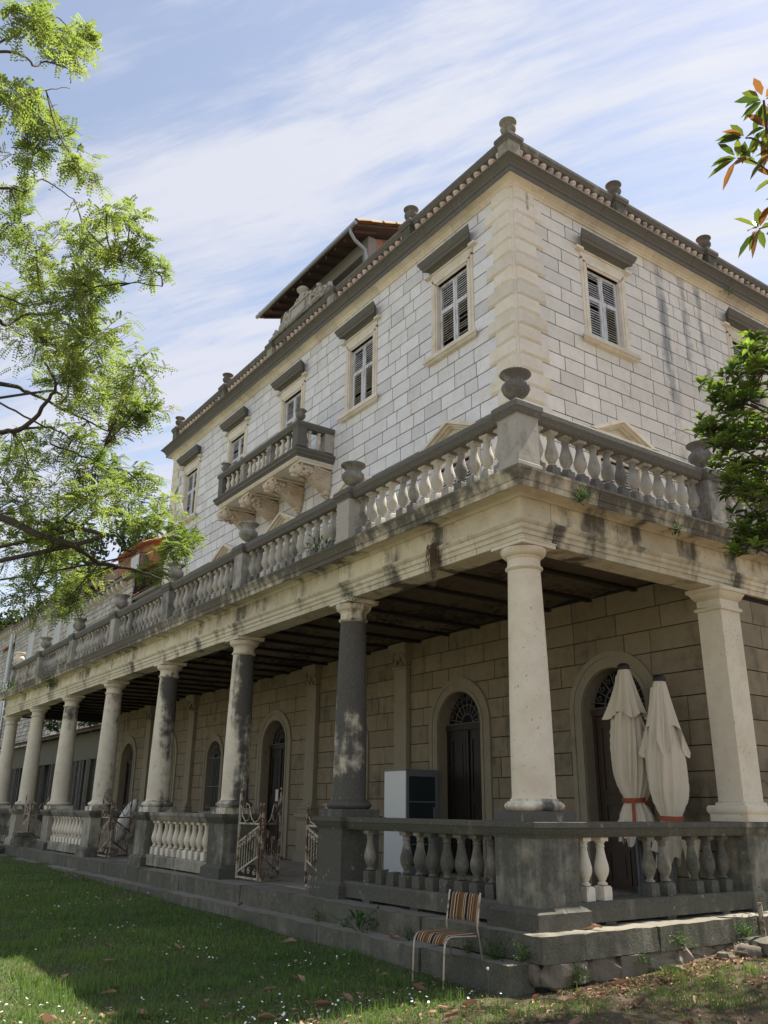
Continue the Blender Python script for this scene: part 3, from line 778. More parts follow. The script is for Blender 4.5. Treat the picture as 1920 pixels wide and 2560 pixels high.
# --- main cornice: cream bed moulding below a blackened corona, cut in stones
BED = [(-.02,13.70),(.035,13.70),(.05,13.745),(.07,13.76),(.09,13.80),(.16,13.835),(.235,13.845),(.235,13.87),(-.02,13.87)]
COR = [(-.02,13.872),(.25,13.872),(.25,13.835),(.262,13.835),(.265,13.95),(.29,13.965),(.31,14.02),(.36,14.08),(.41,14.12),(.43,14.125),(.43,14.165),(-.02,14.185)]
def runs(path_x0, path_x1, step_, jit, rr_):
    out = []; a = path_x1
    while a > path_x0+.01:
        L = step_+rr_.uniform(-jit, jit)
        if a-L < path_x0+step_*.5: L = a-path_x0
        out.append((a-L, a)); a -= L
    return out
rc_ = random.Random(17); J = .005
for prof, nm, mt, g, stp in ((BED, 'bed_moulding_stone', 'trim', -.02, .95), (COR, 'cornice_stone', 'black', .55, 1.6)):
    mb = MB(); mb.sweep([(XC-.9, YF), (XC, YF), (XC, YF+.9)], prof, g=g); piece_of(villa, nm, mb, M[mt])
    for a0, a1 in runs(XL+.5, XC-.9, stp, .15, rc_):
        mb = MB(); mb.tint = rc_.uniform(.9, 1.08); mb.sweep([(a0+J, YF), (a1-J, YF)], prof, g=g+rc_.uniform(-.06, .06)); piece_of(villa, nm, mb, M[mt])
    for a0, a1 in runs(YF+.9, 16.0, stp, .15, rc_):
        mb = MB(); mb.tint = rc_.uniform(.9, 1.08); mb.sweep([(XC, a0+J), (XC, a1-J)], prof, g=g+rc_.uniform(-.06, .06)); piece_of(villa, nm, mb, M[mt])
    mb = MB(); mb.sweep([(XL, YF+1.5), (XL, YF), (XL+.5, YF)], prof, g=g); piece_of(villa, nm, mb, M[mt])
mb = MB(); mb.box(XL+.1, XC-.1, YF+.1, 16, 13.9, 14.12); piece_of(villa, 'roof_slab', mb, M['mortar'])
# low tiled roof behind the parapet
mb = MB()
n = 190
for face in (0, 1):
    vs = []; fs = []
    for i in range(n+1):
        t = i/n
        for j in range(9):
            q = j/8
            if face == 0: x = XL+.4+(XC-.45-XL-.4)*t; y = YF+.42+2.6*q
            else: y = YF+.42+11.5*t; x = XC-.45-2.6*q
            zz_ = 14.22+q*.62+.035*math.sin((x if face == 0 else y)*2*math.pi/.21)-.02*((j % 2))
            vs.append((x, y, zz_))
    for i in range(n):
        for j in range(8): fs.append((i*9+j, (i+1)*9+j, (i+1)*9+j+1, i*9+j+1))
    mb.add(vs, fs)
piece_of(villa, 'roof_tiles', mb, M['tile'], kind='stuff')
mb = MB(); mb.box(XL+.2, XC-.24, YF+.24, YF+.36, 14.13, 14.78); mb.box(XC-.36, XC-.24, YF+.36, 16, 14.13, 14.78); piece_of(villa, 'parapet_wall', mb, M['plaster_red'])

# --- ground floor doors, grilled windows, surrounds
def ring(mb, F, r0, r1, zc, foot, d0, d1, seg=22):
    """flat arch band with straight legs down to foot"""
    pts = [(-1, foot)]+[(math.cos(math.pi-math.pi*k/seg), None, math.sin(math.pi*k/seg)) for k in range(seg+1)]+[(1, foot)]
    ring_ = []
    for p in pts:
        if len(p) == 2: ring_.append(((p[0]*r0, p[1]), (p[0]*r1, p[1])))
        else: ring_.append(((p[0]*r0, zc+p[2]*r0), (p[0]*r1, zc+p[2]*r1)))
    vs = []
    for (a, b), (c, d) in ring_: vs += [F(a, d0, b), F(c, d0, d), F(c, d1, d), F(a, d1, b)]
    fs = [(0,1,2,3)]
    for i in range(len(ring_)-1):
        for k in range(4): fs.append((i*4+k, i*4+(k+1) % 4, (i+1)*4+(k+1) % 4, (i+1)*4+k))
    o = (len(ring_)-1)*4; fs.append((o+3, o+2, o+1, o)); mb.add(vs, fs)
def fanlight(mb, F, r, zc, d):
    for k in range(9):
        a = math.pi*(k+.5)/9; mb.tube([F(.16*math.cos(a), d, zc+.16*math.sin(a)), F((r-.02)*math.cos(a), d, zc+(r-.02)*math.sin(a))], .008, 5)
    for rr_ in (.16, .34): mb.tube([F(rr_*math.cos(math.pi*k/12), d, zc+rr_*math.sin(math.pi*k/12)) for k in range(13)], .008, 5)
    for k in range(8):
        a = math.pi*(k+1)/9; cx, cz = .47*math.cos(a), zc+.47*math.sin(a)
        mb.tube([F(cx+(.062*(1-q/9))*math.cos(q*1.0+a), d, cz+(.062*(1-q/9))*math.sin(q*1.0+a)) for q in range(9)], .007, 4)
    mb.tube([F(-r, d, zc), F(r, d, zc)], .012, 5)
def ground_door(c, kind, seed):
    F = FR('y', YF, c); rs = random.Random(seed)
    dr = local_empty('arched_door', villa)
    mb = MB()
    ring(mb, F, .80, .885, 2.665, 0.02, .0, .045); ring(mb, F, .70, .80, 2.665, 0.02, -.02, .030); ring(mb, F, .635, .70, 2.665, 0.02, -.02, .048)
    ring(mb, F, .625, .640, 2.665, 0.02, -.26, .020)
    piece_of(dr, 'arch_surround', mb, M['porch_trim'], smooth=True)
    mb = MB(); fanlight(mb, F, .62, 2.72, -.19); piece_of(dr, 'fanlight_grille', mb, M['iron'])
    mb = MB(); fbox(mb, F, -.63, .63, -.25, -.17, 2.60, 2.70); fbox(mb, F, -.63, -.57, -.25, -.19, 0, 2.6); fbox(mb, F, .57, .63, -.25, -.19, 0, 2.6)
    piece_of(dr, 'door_frame', mb, M[kind])
    for s in (-1, 1):
        mb = MB(); a0, a1 = (-.57, -.004) if s < 0 else (.004, .57)
        fbox(mb, F, a0, a1, -.245, -.215, .02, 2.60)
        for z0, z1 in ((.12, .62), (.74, 1.30), (1.42, 2.46)):
            for b in ((a0+.07, a1-.07, z0, z0+.05), (a0+.07, a1-.07, z1-.05, z1), (a0+.07, a0+.12, z0+.05, z1-.05), (a1-.12, a1-.07, z0+.05, z1-.05)):
                fbox(mb, F, b[0], b[1], -.22, -.195, b[2], b[3])
            fbox(mb, F, a0+.17, a1-.17, -.22, -.203, z0+.10, z1-.10)
        piece_of(dr, 'door_leaf', mb, M[kind])
    mb = MB(); fbox(mb, F, -.035, .035, -.215, -.175, .02, 2.58); piece_of(dr, 'astragal', mb, M[kind])
    mb = MB(); fbox(mb, F, -.75, .75, -.24, .10, 0.0, .06); piece_of(dr, 'door_sill', mb, M['step'])
    return dr
ground_door(-2.15, 'door_brown', 1); ground_door(-5.88, 'door', 2)
d3 = ground_door(-13.25, 'door', 3); ground_door(-20.62, 'door', 4); ground_door(-24.35, 'door', 5)
F = FR('y', YF, -13.25); mb = MB(); fbox(mb, F, -.20, -.02, -.192, -.189, 1.32, 1.60); piece_of(d3, 'paper_notice', mb, M['paper'])
for c in GW:
    F = FR('y', YF, c); wn = local_empty('grilled_window', villa)
    mb = MB(); ring(mb, F, .585, .655, 2.50, 1.05, 0, .045); ring(mb, F, .49, .585, 2.5, 1.05, -.02, .028); ring(mb, F, .475, .492, 2.5, 1.05, -.24, .02)
    piece_of(wn, 'arch_surround', mb, M['porch_trim'], smooth=True)
    mb = MB(); fbox(mb, F, -.66, .66, -.24, .09, .97, 1.05); piece_of(wn, 'window_sill', mb, M['porch_trim'])
    mb = MB(); fanlight(mb, F, .47, 2.5, -.05)
    for k in range(9): mb.tube([F(-.42+.105*k, -.05, 1.06), F(-.42+.105*k, -.05, 2.5)], .011, 5)
    for z in (1.16, 1.72, 2.5): fbox(mb, F, -.47, .47, -.06, -.04, z-.012, z+.012)
    piece_of(wn, 'window_grille', mb, M['iron'])
    mb = MB(); fbox(mb, F, -.48, .48, -.24, -.20, 1.05, 3.0); piece_of(wn, 'window_pane', mb, M['glass'])

# --- pilasters on the ground floor wall
def rect_prof(mb, x0, x1, y0, y1, levels, g=None):
    """stack of (outset, z) rings round a rectangle whose back is against the wall (y1)"""
    vs = []; fs = []
    for o, z in levels: vs += [(x0-o, y0-o, z), (x1+o, y0-o, z), (x1+o, y1, z), (x0-o, y1, z)]
    for i in range(len(levels)-1):
        for k in range(4): fs.append((i*4+k, i*4+(k+1) % 4, (i+1)*4+(k+1) % 4, (i+1)*4+k))
    fs.append((3,2,1,0)); o = (len(levels)-1)*4; fs.append((o, o+1, o+2, o+3)); mb.add(vs, fs, g)
for px in PIL:
    p = local_empty('pilaster', villa)
    mb = MB(); rect_prof(mb, px-.30, px+.30, YF-.20, YF, [(.05,0),(.05,.2),(0,.23),(0,.88),(.04,.95),(.06,.97),(.06,1.05),(0,1.06)]); piece_of(p, 'pedestal', mb, M['porch_trim'])
    mb = MB(); rect_prof(mb, px-.21, px+.21, YF-.11, YF, [(.09,1.061),(.09,1.12),(.11,1.15),(.09,1.19),(.05,1.20),(.04,1.24),(.012,1.30),(0,1.34),(0,3.92),(.03,3.93),(.04,3.96),(0,3.99)]); piece_of(p, 'shaft', mb, M['porch_trim'])
    mb = MB(); rect_prof(mb, px-.20, px+.20, YF-.12, YF, [(.0,3.991),(.01,4.05),(.05,4.25),(.08,4.33),(.10,4.34),(.10,4.44),(0,4.46)])
    for k in range(9):
        a = k*.7; v, f = lump(px-.20+.05*k, YF-.16-.02*(k % 2), 4.12+.12*math.sin(k*1.9), .04, .03, .055, 700+k, 6, 4); mb.add(v, f)
    piece_of(p, 'carved_capital', mb, M['porch_trim'])
# corner pilaster on the right, on its pedestal
cp = local_empty('corner_pilaster', villa)
def rect_full(mb, x0, x1, y0, y1, levels, g=None):
    vs = []; fs = []
    for o, z in levels: vs += [(x0-o, y0-o, z), (x1+o, y0-o, z), (x1+o, y1+o, z), (x0-o, y1+o, z)]
    for i in range(len(levels)-1):
        for k in range(4): fs.append((i*4+k, i*4+(k+1) % 4, (i+1)*4+(k+1) % 4, (i+1)*4+k))
    fs.append((3,2,1,0)); o = (len(levels)-1)*4; fs.append((o, o+1, o+2, o+3)); mb.add(vs, fs, g)
mb = MB(); rect_full(mb, -.52, -.06, 3.80, 4.30, [(.06,-.0),(.06,.19),(.03,.22),(0,.24),(0,.88),(.03,.92),(.05,.98),(.08,.985),(.08,1.045),(0,1.05)], g=.2); piece_of(cp, 'pedestal', mb, M['grey'])
mb = MB(); mb.sm = True; rect_full(mb, -.46, -.08, 3.86, 4.30, [(.09,1.051),(.09,1.14),(.10,1.15),(.115,1.18),(.115,1.22),(.10,1.25),(.03,1.252),(.03,1.285),(.0,1.30),(0,3.86),(.03,3.87),(.035,3.90),(.02,3.92),(.0,3.93),(.0,4.02),(.02,4.03),(.06,4.10),(.075,4.13),(.10,4.135),(.10,4.188)], g=-.12); piece_of(cp, 'shaft', mb, M['column'])
# ================================================================== portico (origin at the outer corner of the corner pedestal)
def piece_at(parent, name, mb, mat, **k): return mb.build(name, mat, parent, **k)
portico = thing('portico', 'long columned stone portico with a weathered entablature along the front of the villa', 'portico', (0, 0, 0))
def sub(parent, name):
    o = bpy.data.objects.new(name, None); COL.objects.link(o); o.parent = parent; return o
CX = [-.315]+[-4.09-3.80*i for i in range(7)]      # column axes
CX = [-.315, -4.09, -7.90, -11.66, -15.42, -19.22, -23.02, -26.75]
CYc = .315
# per column: (overall grime, extra on the +X side, extra at the top, extra at the foot)
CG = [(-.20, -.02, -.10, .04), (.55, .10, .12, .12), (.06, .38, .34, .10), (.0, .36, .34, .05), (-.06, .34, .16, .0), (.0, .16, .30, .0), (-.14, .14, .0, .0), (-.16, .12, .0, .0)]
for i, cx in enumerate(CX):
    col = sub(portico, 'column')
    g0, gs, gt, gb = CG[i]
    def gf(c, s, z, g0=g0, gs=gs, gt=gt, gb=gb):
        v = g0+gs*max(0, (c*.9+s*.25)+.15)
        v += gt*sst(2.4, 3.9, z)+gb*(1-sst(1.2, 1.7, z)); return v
    mb = MB(); mb.gr = .15 if i else .0
    rect_full(mb, cx-.315, cx+.315, CYc-.315, CYc+.315, [(0, 1.046), (0, 1.150)], g=.62 if i in (0, 1) else .42)
    prof = [(.28,1.151)]+[(.285+.045*math.sin(math.pi*k/8), 1.152+.10*k/8) for k in range(9)]+[(.262,1.254),(.262,1.278)]
    mb.lathe(cx, CYc, prof, 36, gf=lambda c, s, z, i=i: (.30, .62, .45, .3, .2, .2, .1, .1)[i]+.15*c)
    piece_at(col, 'column_base', mb, M['column'], smooth=True)
    pr = [(.250,1.279),(.245,1.30)]
    for k in range(25):
        t = k/24; z = 1.32+(3.86-1.32)*t; pr.append((.243-.048*(t**1.7), z))
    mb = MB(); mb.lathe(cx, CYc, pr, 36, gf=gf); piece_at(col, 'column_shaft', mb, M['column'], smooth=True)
    mb = MB()
    a = [(.196,3.861),(.205,3.868)]+[(.205+.022*math.sin(math.pi*k/6), 3.87+.045*k/6) for k in range(7)]+[(.198,3.916),(.195,4.00),(.205,4.005),(.207,4.02),(.215,4.025)]
    a += [(.215+.062*math.sin(math.pi/2*k/6), 4.03+.095*(1-math.cos(math.pi/2*k/6))) for k in range(7)]+[(.24,4.132)]
    gc = (-.25, .32, .12, .15, .12, .0, .0, -.05)[i]
    mb.lathe(cx, CYc, a, 36, gf=lambda c, s, z, gc=gc: gc+.12*c)
    rect_full(mb, cx-.275, cx+.275, CYc-.275, CYc+.275, [(0,4.133),(0,4.178),(.012,4.180),(.012,4.192)], g=gc)
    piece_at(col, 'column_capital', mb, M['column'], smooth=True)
    # pedestal
    pg = (.34, .46, .30, .24, .05, .14, -.08, .15)[i]
    ped = sub(portico, 'column_pedestal')
    x0, x1, y0, y1 = cx-.315, cx+.315, CYc-.315, CYc+.315
    mb = MB(); rect_full(mb, x0, x1, y0, y1, [(.075,0),(.073,.165),(.060,.172),(.030,.195),(.012,.205),(0,.215)], g=pg+.12); piece_at(ped, 'pedestal_foot', mb, M['grey'])
    mb = MB(); rect_full(mb, x0, x1, y0, y1, [(0,.216),(0,.880)], g=pg-.08); piece_at(ped, 'pedestal_block', mb, M['grey'])
    mb = MB(); rect_full(mb, x0, x1, y0, y1, [(.006,.881),(.012,.90),(.035,.93),(.055,.965),(.060,.985),(.078,.987),(.078,1.040),(.070,1.045)], g=pg+.12); piece_at(ped, 'pedestal_cap', mb, M['grey'])

# --- entablature, cut in stones
ARC = [(-.50,4.195),(-.12,4.195),(-.12,4.272),(-.103,4.275),(-.103,4.325),(-.092,4.335),(-.080,4.345),(-.080,4.398),(-.065,4.408),(-.050,4.428),(-.042,4.440),(-.042,4.462),(-.50,4.462)]
FRZ = [(-.50,4.466),(-.12,4.466),(-.122,4.742),(-.50,4.742)]
CRN = [(-.50,4.745),(-.11,4.745),(-.10,4.765),(-.08,4.78),(.12,4.800),(.125,4.762),(.145,4.762),(.148,4.832),(.162,4.842),(.172,4.88),(.19,4.925),(.205,4.95),(.21,4.955),(.21,4.985),(-.06,5.00),(-.50,5.0)]
re_ = random.Random(21)
XE = -27.05
GCR = [0,0,0,.02,.04,.10,.28,.32,.34,.34,.36,.38,.38,.42,.3,.3]
for prof, nm, joints_x, joints_y, gg in (
    (ARC, 'architrave_stone', [-.95]+[c-.02 for c in CX[1:-1]], [.62, 2.62, 4.3, 6.2, 8.2], 0.),
    (FRZ, 'frieze_stone', [-1.62, -2.95, -4.25, -5.6, -6.9, -8.1, -9.5, -10.7, -11.9, -13.4, -14.6, -15.8, -17.2, -18.4, -19.6, -21, -22.2, -23.5, -24.8, -26], [.62, 1.85, 3.1, 4.5, 6.0, 7.5], -.02),
    (CRN, 'cornice_stone', [-1.82, -3.35, -4.9, -6.5, -8.05, -9.6, -11.1, -12.7, -14.2, -15.8, -17.3, -18.9, -20.4, -22, -23.5, -25.1], [1.2, 2.75, 4.1, 5.6, 7.1, 8.6], .05)):
    J = .005
    def place(path, g):
        mb = MB(); mb.tint = re_.uniform(.92, 1.06); mb.sweep(path, prof, g=[g+q for q in GCR] if prof is CRN else ([g, g, g+.14, g+.14] if prof is FRZ else g)); piece_at(portico, nm, mb, M['portico'])
    place([(joints_x[0]+J, 0), (0, 0), (0, joints_y[0]-J)], gg-.10)
    jx = joints_x+[XE]
    for b, a in zip(jx[:-1], jx[1:]):
        if a == XE: place([(XE, 1.4), (XE, 0), (b-J, 0)], gg); continue
        place([(a+J, 0), (b-J, 0)], gg+re_.uniform(-.07, .14))
    for a, b in zip(joints_y[:-1], joints_y[1:]): place([(0, a+J), (0, b-J)], gg+re_.uniform(-.05, .12))
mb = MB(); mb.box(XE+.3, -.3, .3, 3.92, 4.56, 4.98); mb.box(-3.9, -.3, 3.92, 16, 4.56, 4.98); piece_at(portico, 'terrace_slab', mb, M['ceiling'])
# ceiling: shallow plaster vaults between iron beams, running from the front to the wall
bx = [-.62-.925*k for k in range(29)]
for k in range(len(bx)-1):
    mb = MB(); mb.sm = True; a, b = bx[k+1], bx[k]; vs = []; fs = []; n = 8; m_ = 14; rr3 = random.Random(k)
    for j in range(m_+1):
        for i in range(n+1):
            t = i/n; vs.append((a+(b-a)*t, .50+(3.9-.50)*j/m_, 4.462+.055*math.sin(math.pi*t)+rr3.uniform(-.012, .012)))
    for j in range(m_):
        for i in range(n): fs.append((j*(n+1)+i, j*(n+1)+i+1, (j+1)*(n+1)+i+1, (j+1)*(n+1)+i))
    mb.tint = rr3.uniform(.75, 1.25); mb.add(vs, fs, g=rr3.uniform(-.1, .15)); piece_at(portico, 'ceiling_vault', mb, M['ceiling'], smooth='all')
for x in bx:
    mb = MB(); mb.box(x-.045, x+.045, .50, 3.9, 4.405, 4.418); mb.box(x-.012, x+.012, .50, 3.9, 4.418, 4.47); mb.box(x-.03, x+.03, .50, 3.9, 4.35, 4.405) if False else None
    piece_at(portico, 'ceiling_beam', mb, M['beam'])
mb = MB(); mb.box(XE+.4, -.505, .505, .60, 4.36, 4.46); piece_at(portico, 'wall_beam', mb, M['beam'])
mb = MB(); mb.box(-.62, -.505, .6, 3.86, 4.36, 4.46); piece_at(portico, 'wall_beam', mb, M['beam'])
mb = MB(); mb.box(-27.0, -26.62, .5, 3.9, 4.17, 4.46); piece_at(portico, 'end_beam', mb, M['beam'])

# ------------------------------------------------------------------ balusters
def baluster_prof(h, r, sq=.07):
    """turned part between the square foot block and the square cap"""
    P = [(.62,.235),(.70,.245),(.70,.265),(.52,.275),(.44,.29),(.44,.31),(.56,.318),(.56,.332),(.62,.345),(.86,.40),(.98,.46),(1.0,.50),(.97,.54),(.86,.60),(.72,.67),(.60,.74),(.53,.80),(.50,.835),(.58,.845),(.62,.855),(.58,.868),(.52,.875),(.56,.90),(.70,.925),(.74,.935)]
    return [(a*r, b*h) for a, b in P]
def baluster_mesh(h, r, name, mat, seg=14, grime_shade=0.0, tint=1.0, foot=.225, gtop=None):
    mb = MB(); mb.tint = tint; mb.gr = grime_shade; w_ = r*.86
    rect_full(mb, -w_, w_, -w_, w_, [(0,0),(0,foot*h*.86),(-.008,foot*h*.95),(-w_*.25,foot*h)], g=grime_shade+.25)
    mb.lathe(0, 0, baluster_prof(h, r), seg, gf=lambda c, s, z: grime_shade+(gtop or 0)*sst(.5*h, .9*h, z))
    rect_full(mb, -w_*.86, w_*.86, -w_*.86, w_*.86, [(0,.936*h),(.006,.95*h),(.006,h)], g=grime_shade)
    return mb.mesh(name, mat, True)
def balustrade(name, label, loc, group=None, mat_rail='black'):
    return thing(name, label, 'balustrade', loc, 0, group)
def add_rail(parent, p0, p1, prof, mat, g, nm='rail', org=(0,0,0)):
    mb = MB(); mb.sweep([(p0[0]-org[0], p0[1]-org[1]), (p1[0]-org[0], p1[1]-org[1])], [(d, z-org[2]) for d, z in prof], g=g); piece_at(parent, nm, mb, mat)

# --- lower balustrades between the pedestals (broken and missing balusters as found)
hb = .645
BMs = {k: baluster_mesh(hb, .083, 'baluster', M['grey'], 16, g, t) for k, g, t in (('d', .34, .9), ('m', .12, 1.0), ('l', -.2, 1.12))}
BMc = baluster_mesh(hb, .083, 'baluster', M['column'], 16, -.05, 1.0)
LRAIL = [(.03,.886),(.045,.90),(.07,.93),(.085,.965),(.09,.985),(.108,.987),(.108,1.042),(.10,1.048)]
def sym(half, c): # half profile (outset from centreline) -> closed profile around centre offset c
    return [(c+o, z) for o, z in half]+[(c-o, z) for o, z in half[::-1]]
LR = sym([(.095,.886),(.105,.90),(.12,.93),(.135,.965),(.14,.983),(.155,.985),(.155,1.040),(.145,1.046)], -.17)
LP = sym([(.13,.035),(.13,.205),(.115,.236)], -.17)
LPf = sym([(.10,0.0),(.10,.034)], -.17)
def lower_bay(label, p0, p1, marks, gr, rail_g, mats=None, broken=()):
    """p0,p1 along the outer line; marks = distances along; """
    P0 = Vector(p0); P1 = Vector(p1); d = (P1-P0).normalized(); nr = Vector((d.y, -d.x))
    base = P0-nr*.17
    t = balustrade('balustrade', label, (base.x, base.y, 0), 'balustrades between the porch pedestals')
    o = (base.x, base.y, 0)
    add_rail(t, p0, p1, LR, M['grey'], rail_g, 'rail', o); 
    L = (P1-P0).length; nf = 3
    add_rail(t, p0, p1, LP, M['grey'], rail_g-.05, 'plinth', o)
    for k in range(nf):
        a = L*(k+.5)/nf; q0 = P0+d*(a-.08); q1 = P0+d*(a+.08); add_rail(t, q0, q1, LPf, M['grey'], .3, 'plinth_foot', o)
    for k, (mk, kind) in enumerate(marks):
        q = d*mk
        if kind == 'x':
            mb = MB(); mb.tint = 1.0; w_ = .074
            rough_block(mb, -w_, w_, -w_, w_, 0, .15+.02*(k % 2), n=3, m=3, amp=.02, seed=k+5, g=.25)
            ob = mb.build('baluster_stub', M['grey'], t); ob.location = (q.x, q.y, .237); continue
        me = BMc if kind == 'c' else BMs[kind]
        ob = link('baluster', me, t, loc=(q.x, q.y, .237)); ob.rotation_euler = (rnd.gauss(0, .012), rnd.gauss(0, .012), math.atan2(d.y, d.x)+rnd.uniform(-.10, .10))
    return t
# front bay next to the corner: three balusters gone, stubs left
f0 = -.315-.315; f1 = CX[1]+.315
lower_bay('dark weathered balustrade with broken baluster stubs, between the corner pedestal and the blackened column', (f1, 0), (f0, 0),
          [(abs(f1+3.30), 'm'), (abs(f1+3.03), 'x'), (abs(f1+2.76), 'x'), (abs(f1+2.49), 'm'), (abs(f1+2.215), 'm'), (abs(f1+1.94), 'd'), (abs(f1+1.675), 'd'), (abs(f1+1.40), 'd'), (abs(f1+1.13), 'd'), (abs(f1+.86), 'd')], 0, .42)
lower_bay('mossy balustrade with two missing balusters on the right side in front of the umbrellas', (0, .63), (0, 3.74),
          [(.26, 'c'), (.53, 'c'), (1.34, 'm'), (1.63, 'm'), (2.17, 'd'), (2.46, 'd'), (2.74, 'd')], 0, .42)
for a, b, lab, kd, rg in ((3, 2, 'pale cream balustrade of eight slender balusters left of the nearer gate', 'c', .05), (5, 4, 'balustrade of cream balusters between the two farther gates', 'c', .15), (7, 6, 'farthest balustrade at the left end of the portico', 'm', .3)):
    xa, xb = CX[a]+.315, CX[b]-.315; L = xb-xa; n = 11
    lower_bay(lab, (xa, 0), (xb, 0), [(L*(k+.5)/n, kd) for k in range(n)], 0, rg)

# --- terrace balustrade on top of the portico
tb = balustrade('terrace_balustrade', 'dark lichened stone balustrade round the terrace on top of the portico', (0, 0, 5.0))
ub = .635
UM = [baluster_mesh(ub, .088, 'baluster', M['black'], 16, g, t, gtop=gt) for g, t, gt in ((-.34, 1.15, -.05), (-.20, 1.05, 0), (-.06, 1.0, 0), (.06, .9, .0), (-.45, 1.25, 0), (-.12, 1.0, .2))]
UR = sym([(.10,5.808),(.125,5.825),(.135,5.85),(.155,5.885),(.165,5.90),(.165,5.965),(.150,5.985)], -.235)
UPL = sym([(.135,5.002),(.135,5.15),(.12,5.170)], -.235)
def off(prof, dz): return [(d, z-dz) for d, z in prof]
def tb_run(path, prof, nm, g, mt='black'):
    mb = MB(); mb.sweep(path, off(prof, 5.0), g=g); piece_at(tb, nm, mb, M[mt])
PX = [-.235]+[c+.02 for c in CX[1:-1]]+[-26.75]
PYs = [4.06, 7.85]
def tb_ped(x, y, g):
    mb = MB(); rect_full(mb, x-.18, x+.18, y-.18, y+.18, [(.02,.0),(.02,.17),(0,.185),(0,.80),(.02,.81)], g=g); piece_at(tb, 'pedestal', mb, M['black'])
    mb = MB(); rect_full(mb, x-.18, x+.18, y-.18, y+.18, [(-.02,.8105),(.01,.826),(.02,.85),(.04,.886),(.052,.90),(.052,.968),(.03,.992)], g=.42); piece_at(tb, 'pedestal_cap', mb, M['black'])
for i, x in enumerate(PX): tb_ped(x, .235, (-.12, -.16, .0, .02, -.05, 0, .05, 0)[i])
for y in PYs: tb_ped(-.235, y, .10)
rb = random.Random(8)
for i in range(len(PX)-1):
    b, a = PX[i]-.18, PX[i+1]+.18
    tb_run([(a+.06, 0), (b-.06, 0)], UR, 'rail', .42); tb_run([(a+.02, 0), (b-.02, 0)], UPL, 'plinth', .40)
    n = 13; L = b-a
    for k in range(n):
        x = b-L*(k+.5)/n
        me = UM[rb.choice((0,1,2,3,4,5)) if i < 2 else rb.choice((1,2,2,3,5))]
        ob = link('baluster', me, tb, loc=(x, .235, .172)); ob.rotation_euler = (rb.gauss(0, .012), rb.gauss(0, .012), rb.uniform(-.1, .1))
ys_ = [.235]+PYs+[12]
for i in range(3):
    a, b = ys_[i]+.18, ys_[i+1]-.18
    tb_run([(0, a+.06), (0, b-.06)], UR, 'rail', .42); tb_run([(0, a+.02), (0, b-.02)], UPL, 'plinth', .40)
    n = 13; L = b-a
    for k in range(n):
        me = UM[rb.choice((0,1,2,3,3,5))]
        ob = link('baluster', me, tb, loc=(-.235, a+L*(k+.5)/n, .172)); ob.rotation_euler = (0, 0, rb.uniform(-.1, .1))

# --- roof parapet balustrade
rfb = balustrade('roof_balustrade', 'small balustrade with grey pedestals along the roof edge above the cornice', (XC, YF, 14.17))
def rpiece(nm, mb, mt='black'):
    mb.v = [(a-XC, b-YF, c-14.17) for a, b, c in mb.v]; return mb.build(nm, M[mt], rfb)
DD = -.13                       # centreline inside the cornice edge, outward distance +.0
RR_ = [(DD+o+.13+.0, z) for o, z in ()]
def rsym(half): return [(.02+o, z) for o, z in half]+[(.02-o, z) for o, z in half[::-1]]
RRAIL = rsym([(.09,14.745),(.11,14.765),(.125,14.80),(.145,14.83),(.15,14.84),(.15,14.91),(.14,14.925)])
RPLI = rsym([(.12,14.187),(.12,14.29),(.11,14.30)])
RPX = [XC-.02, -7.40, -10.98, -14.62, -18.2, -22.1]
RPX = [-3.85, -7.40, -10.98, -14.62, -18.05, -21.55, -22.45]
RPX = [-3.85, -7.40, -10.98, -14.62, -18.1, -22.4]
RPY = [7.30, 10.80, 14.3]
M['spool'] = stone('weathered_pale_stone', (.62,.52,.46), base=-.05, warm_amt=.3, bump=.3, cover=.85)
def spool(g, t):
    mb = MB(); mb.tint = t; h = .44
    mb.lathe(0, 0, [(.085,0),(.085,.08),(.05,.10),(.06,.14),(.085,.20),(.088,.235),(.075,.27),(.055,.30),(.050,.325),(.068,.335),(.070,.350),(.055,.358),(.055,.37),(.082,.385),(.088,.40),(.088,.44)], 14, gf=lambda c, s, z: g)
    return mb.mesh('baluster', M['spool'], True)
RM = [spool(g, t) for g, t in ((-.1, 1.1), (.05, 1.0), (.22, .9))]
def rped(x, y, g=.2):
    mb = MB(); rect_full(mb, x-.17, x+.17, y-.17, y+.17, [(.01,14.186),(.01,14.30),(0,14.31),(0,14.74),(.02,14.75)], g=g); rpiece('pedestal', mb, 'grey')
    mb = MB(); rect_full(mb, x-.17, x+.17, y-.17, y+.17, [(-.01,14.7505),(.02,14.77),(.04,14.82),(.06,14.84),(.06,14.915),(.04,14.945)], g=.45); rpiece('pedestal_cap', mb)
for i, x in enumerate(RPX): rped(x, YF-.02, (.0, .35, -.1, -.1, .2, .1)[i])
for y in RPY: rped(XC+.02, y, .35)
for i in range(len(RPX)-1):
    b, a = RPX[i]-.17, RPX[i+1]+.17
    mb = MB(); mb.sweep([(a+.07, YF), (b-.07, YF)], RRAIL, g=.35); rpiece('rail', mb)
    mb = MB(); mb.sweep([(a+.02, YF), (b-.02, YF)], RPLI, g=.2); rpiece('plinth', mb)
    n = max(3, round((b-a)/.242)); L = b-a
    for k in range(n): link('baluster', RM[rb.choice((0,0,1,2))], rfb, loc=(b-L*(k+.5)/n-XC, -.02, .132))
yy = [YF]+RPY
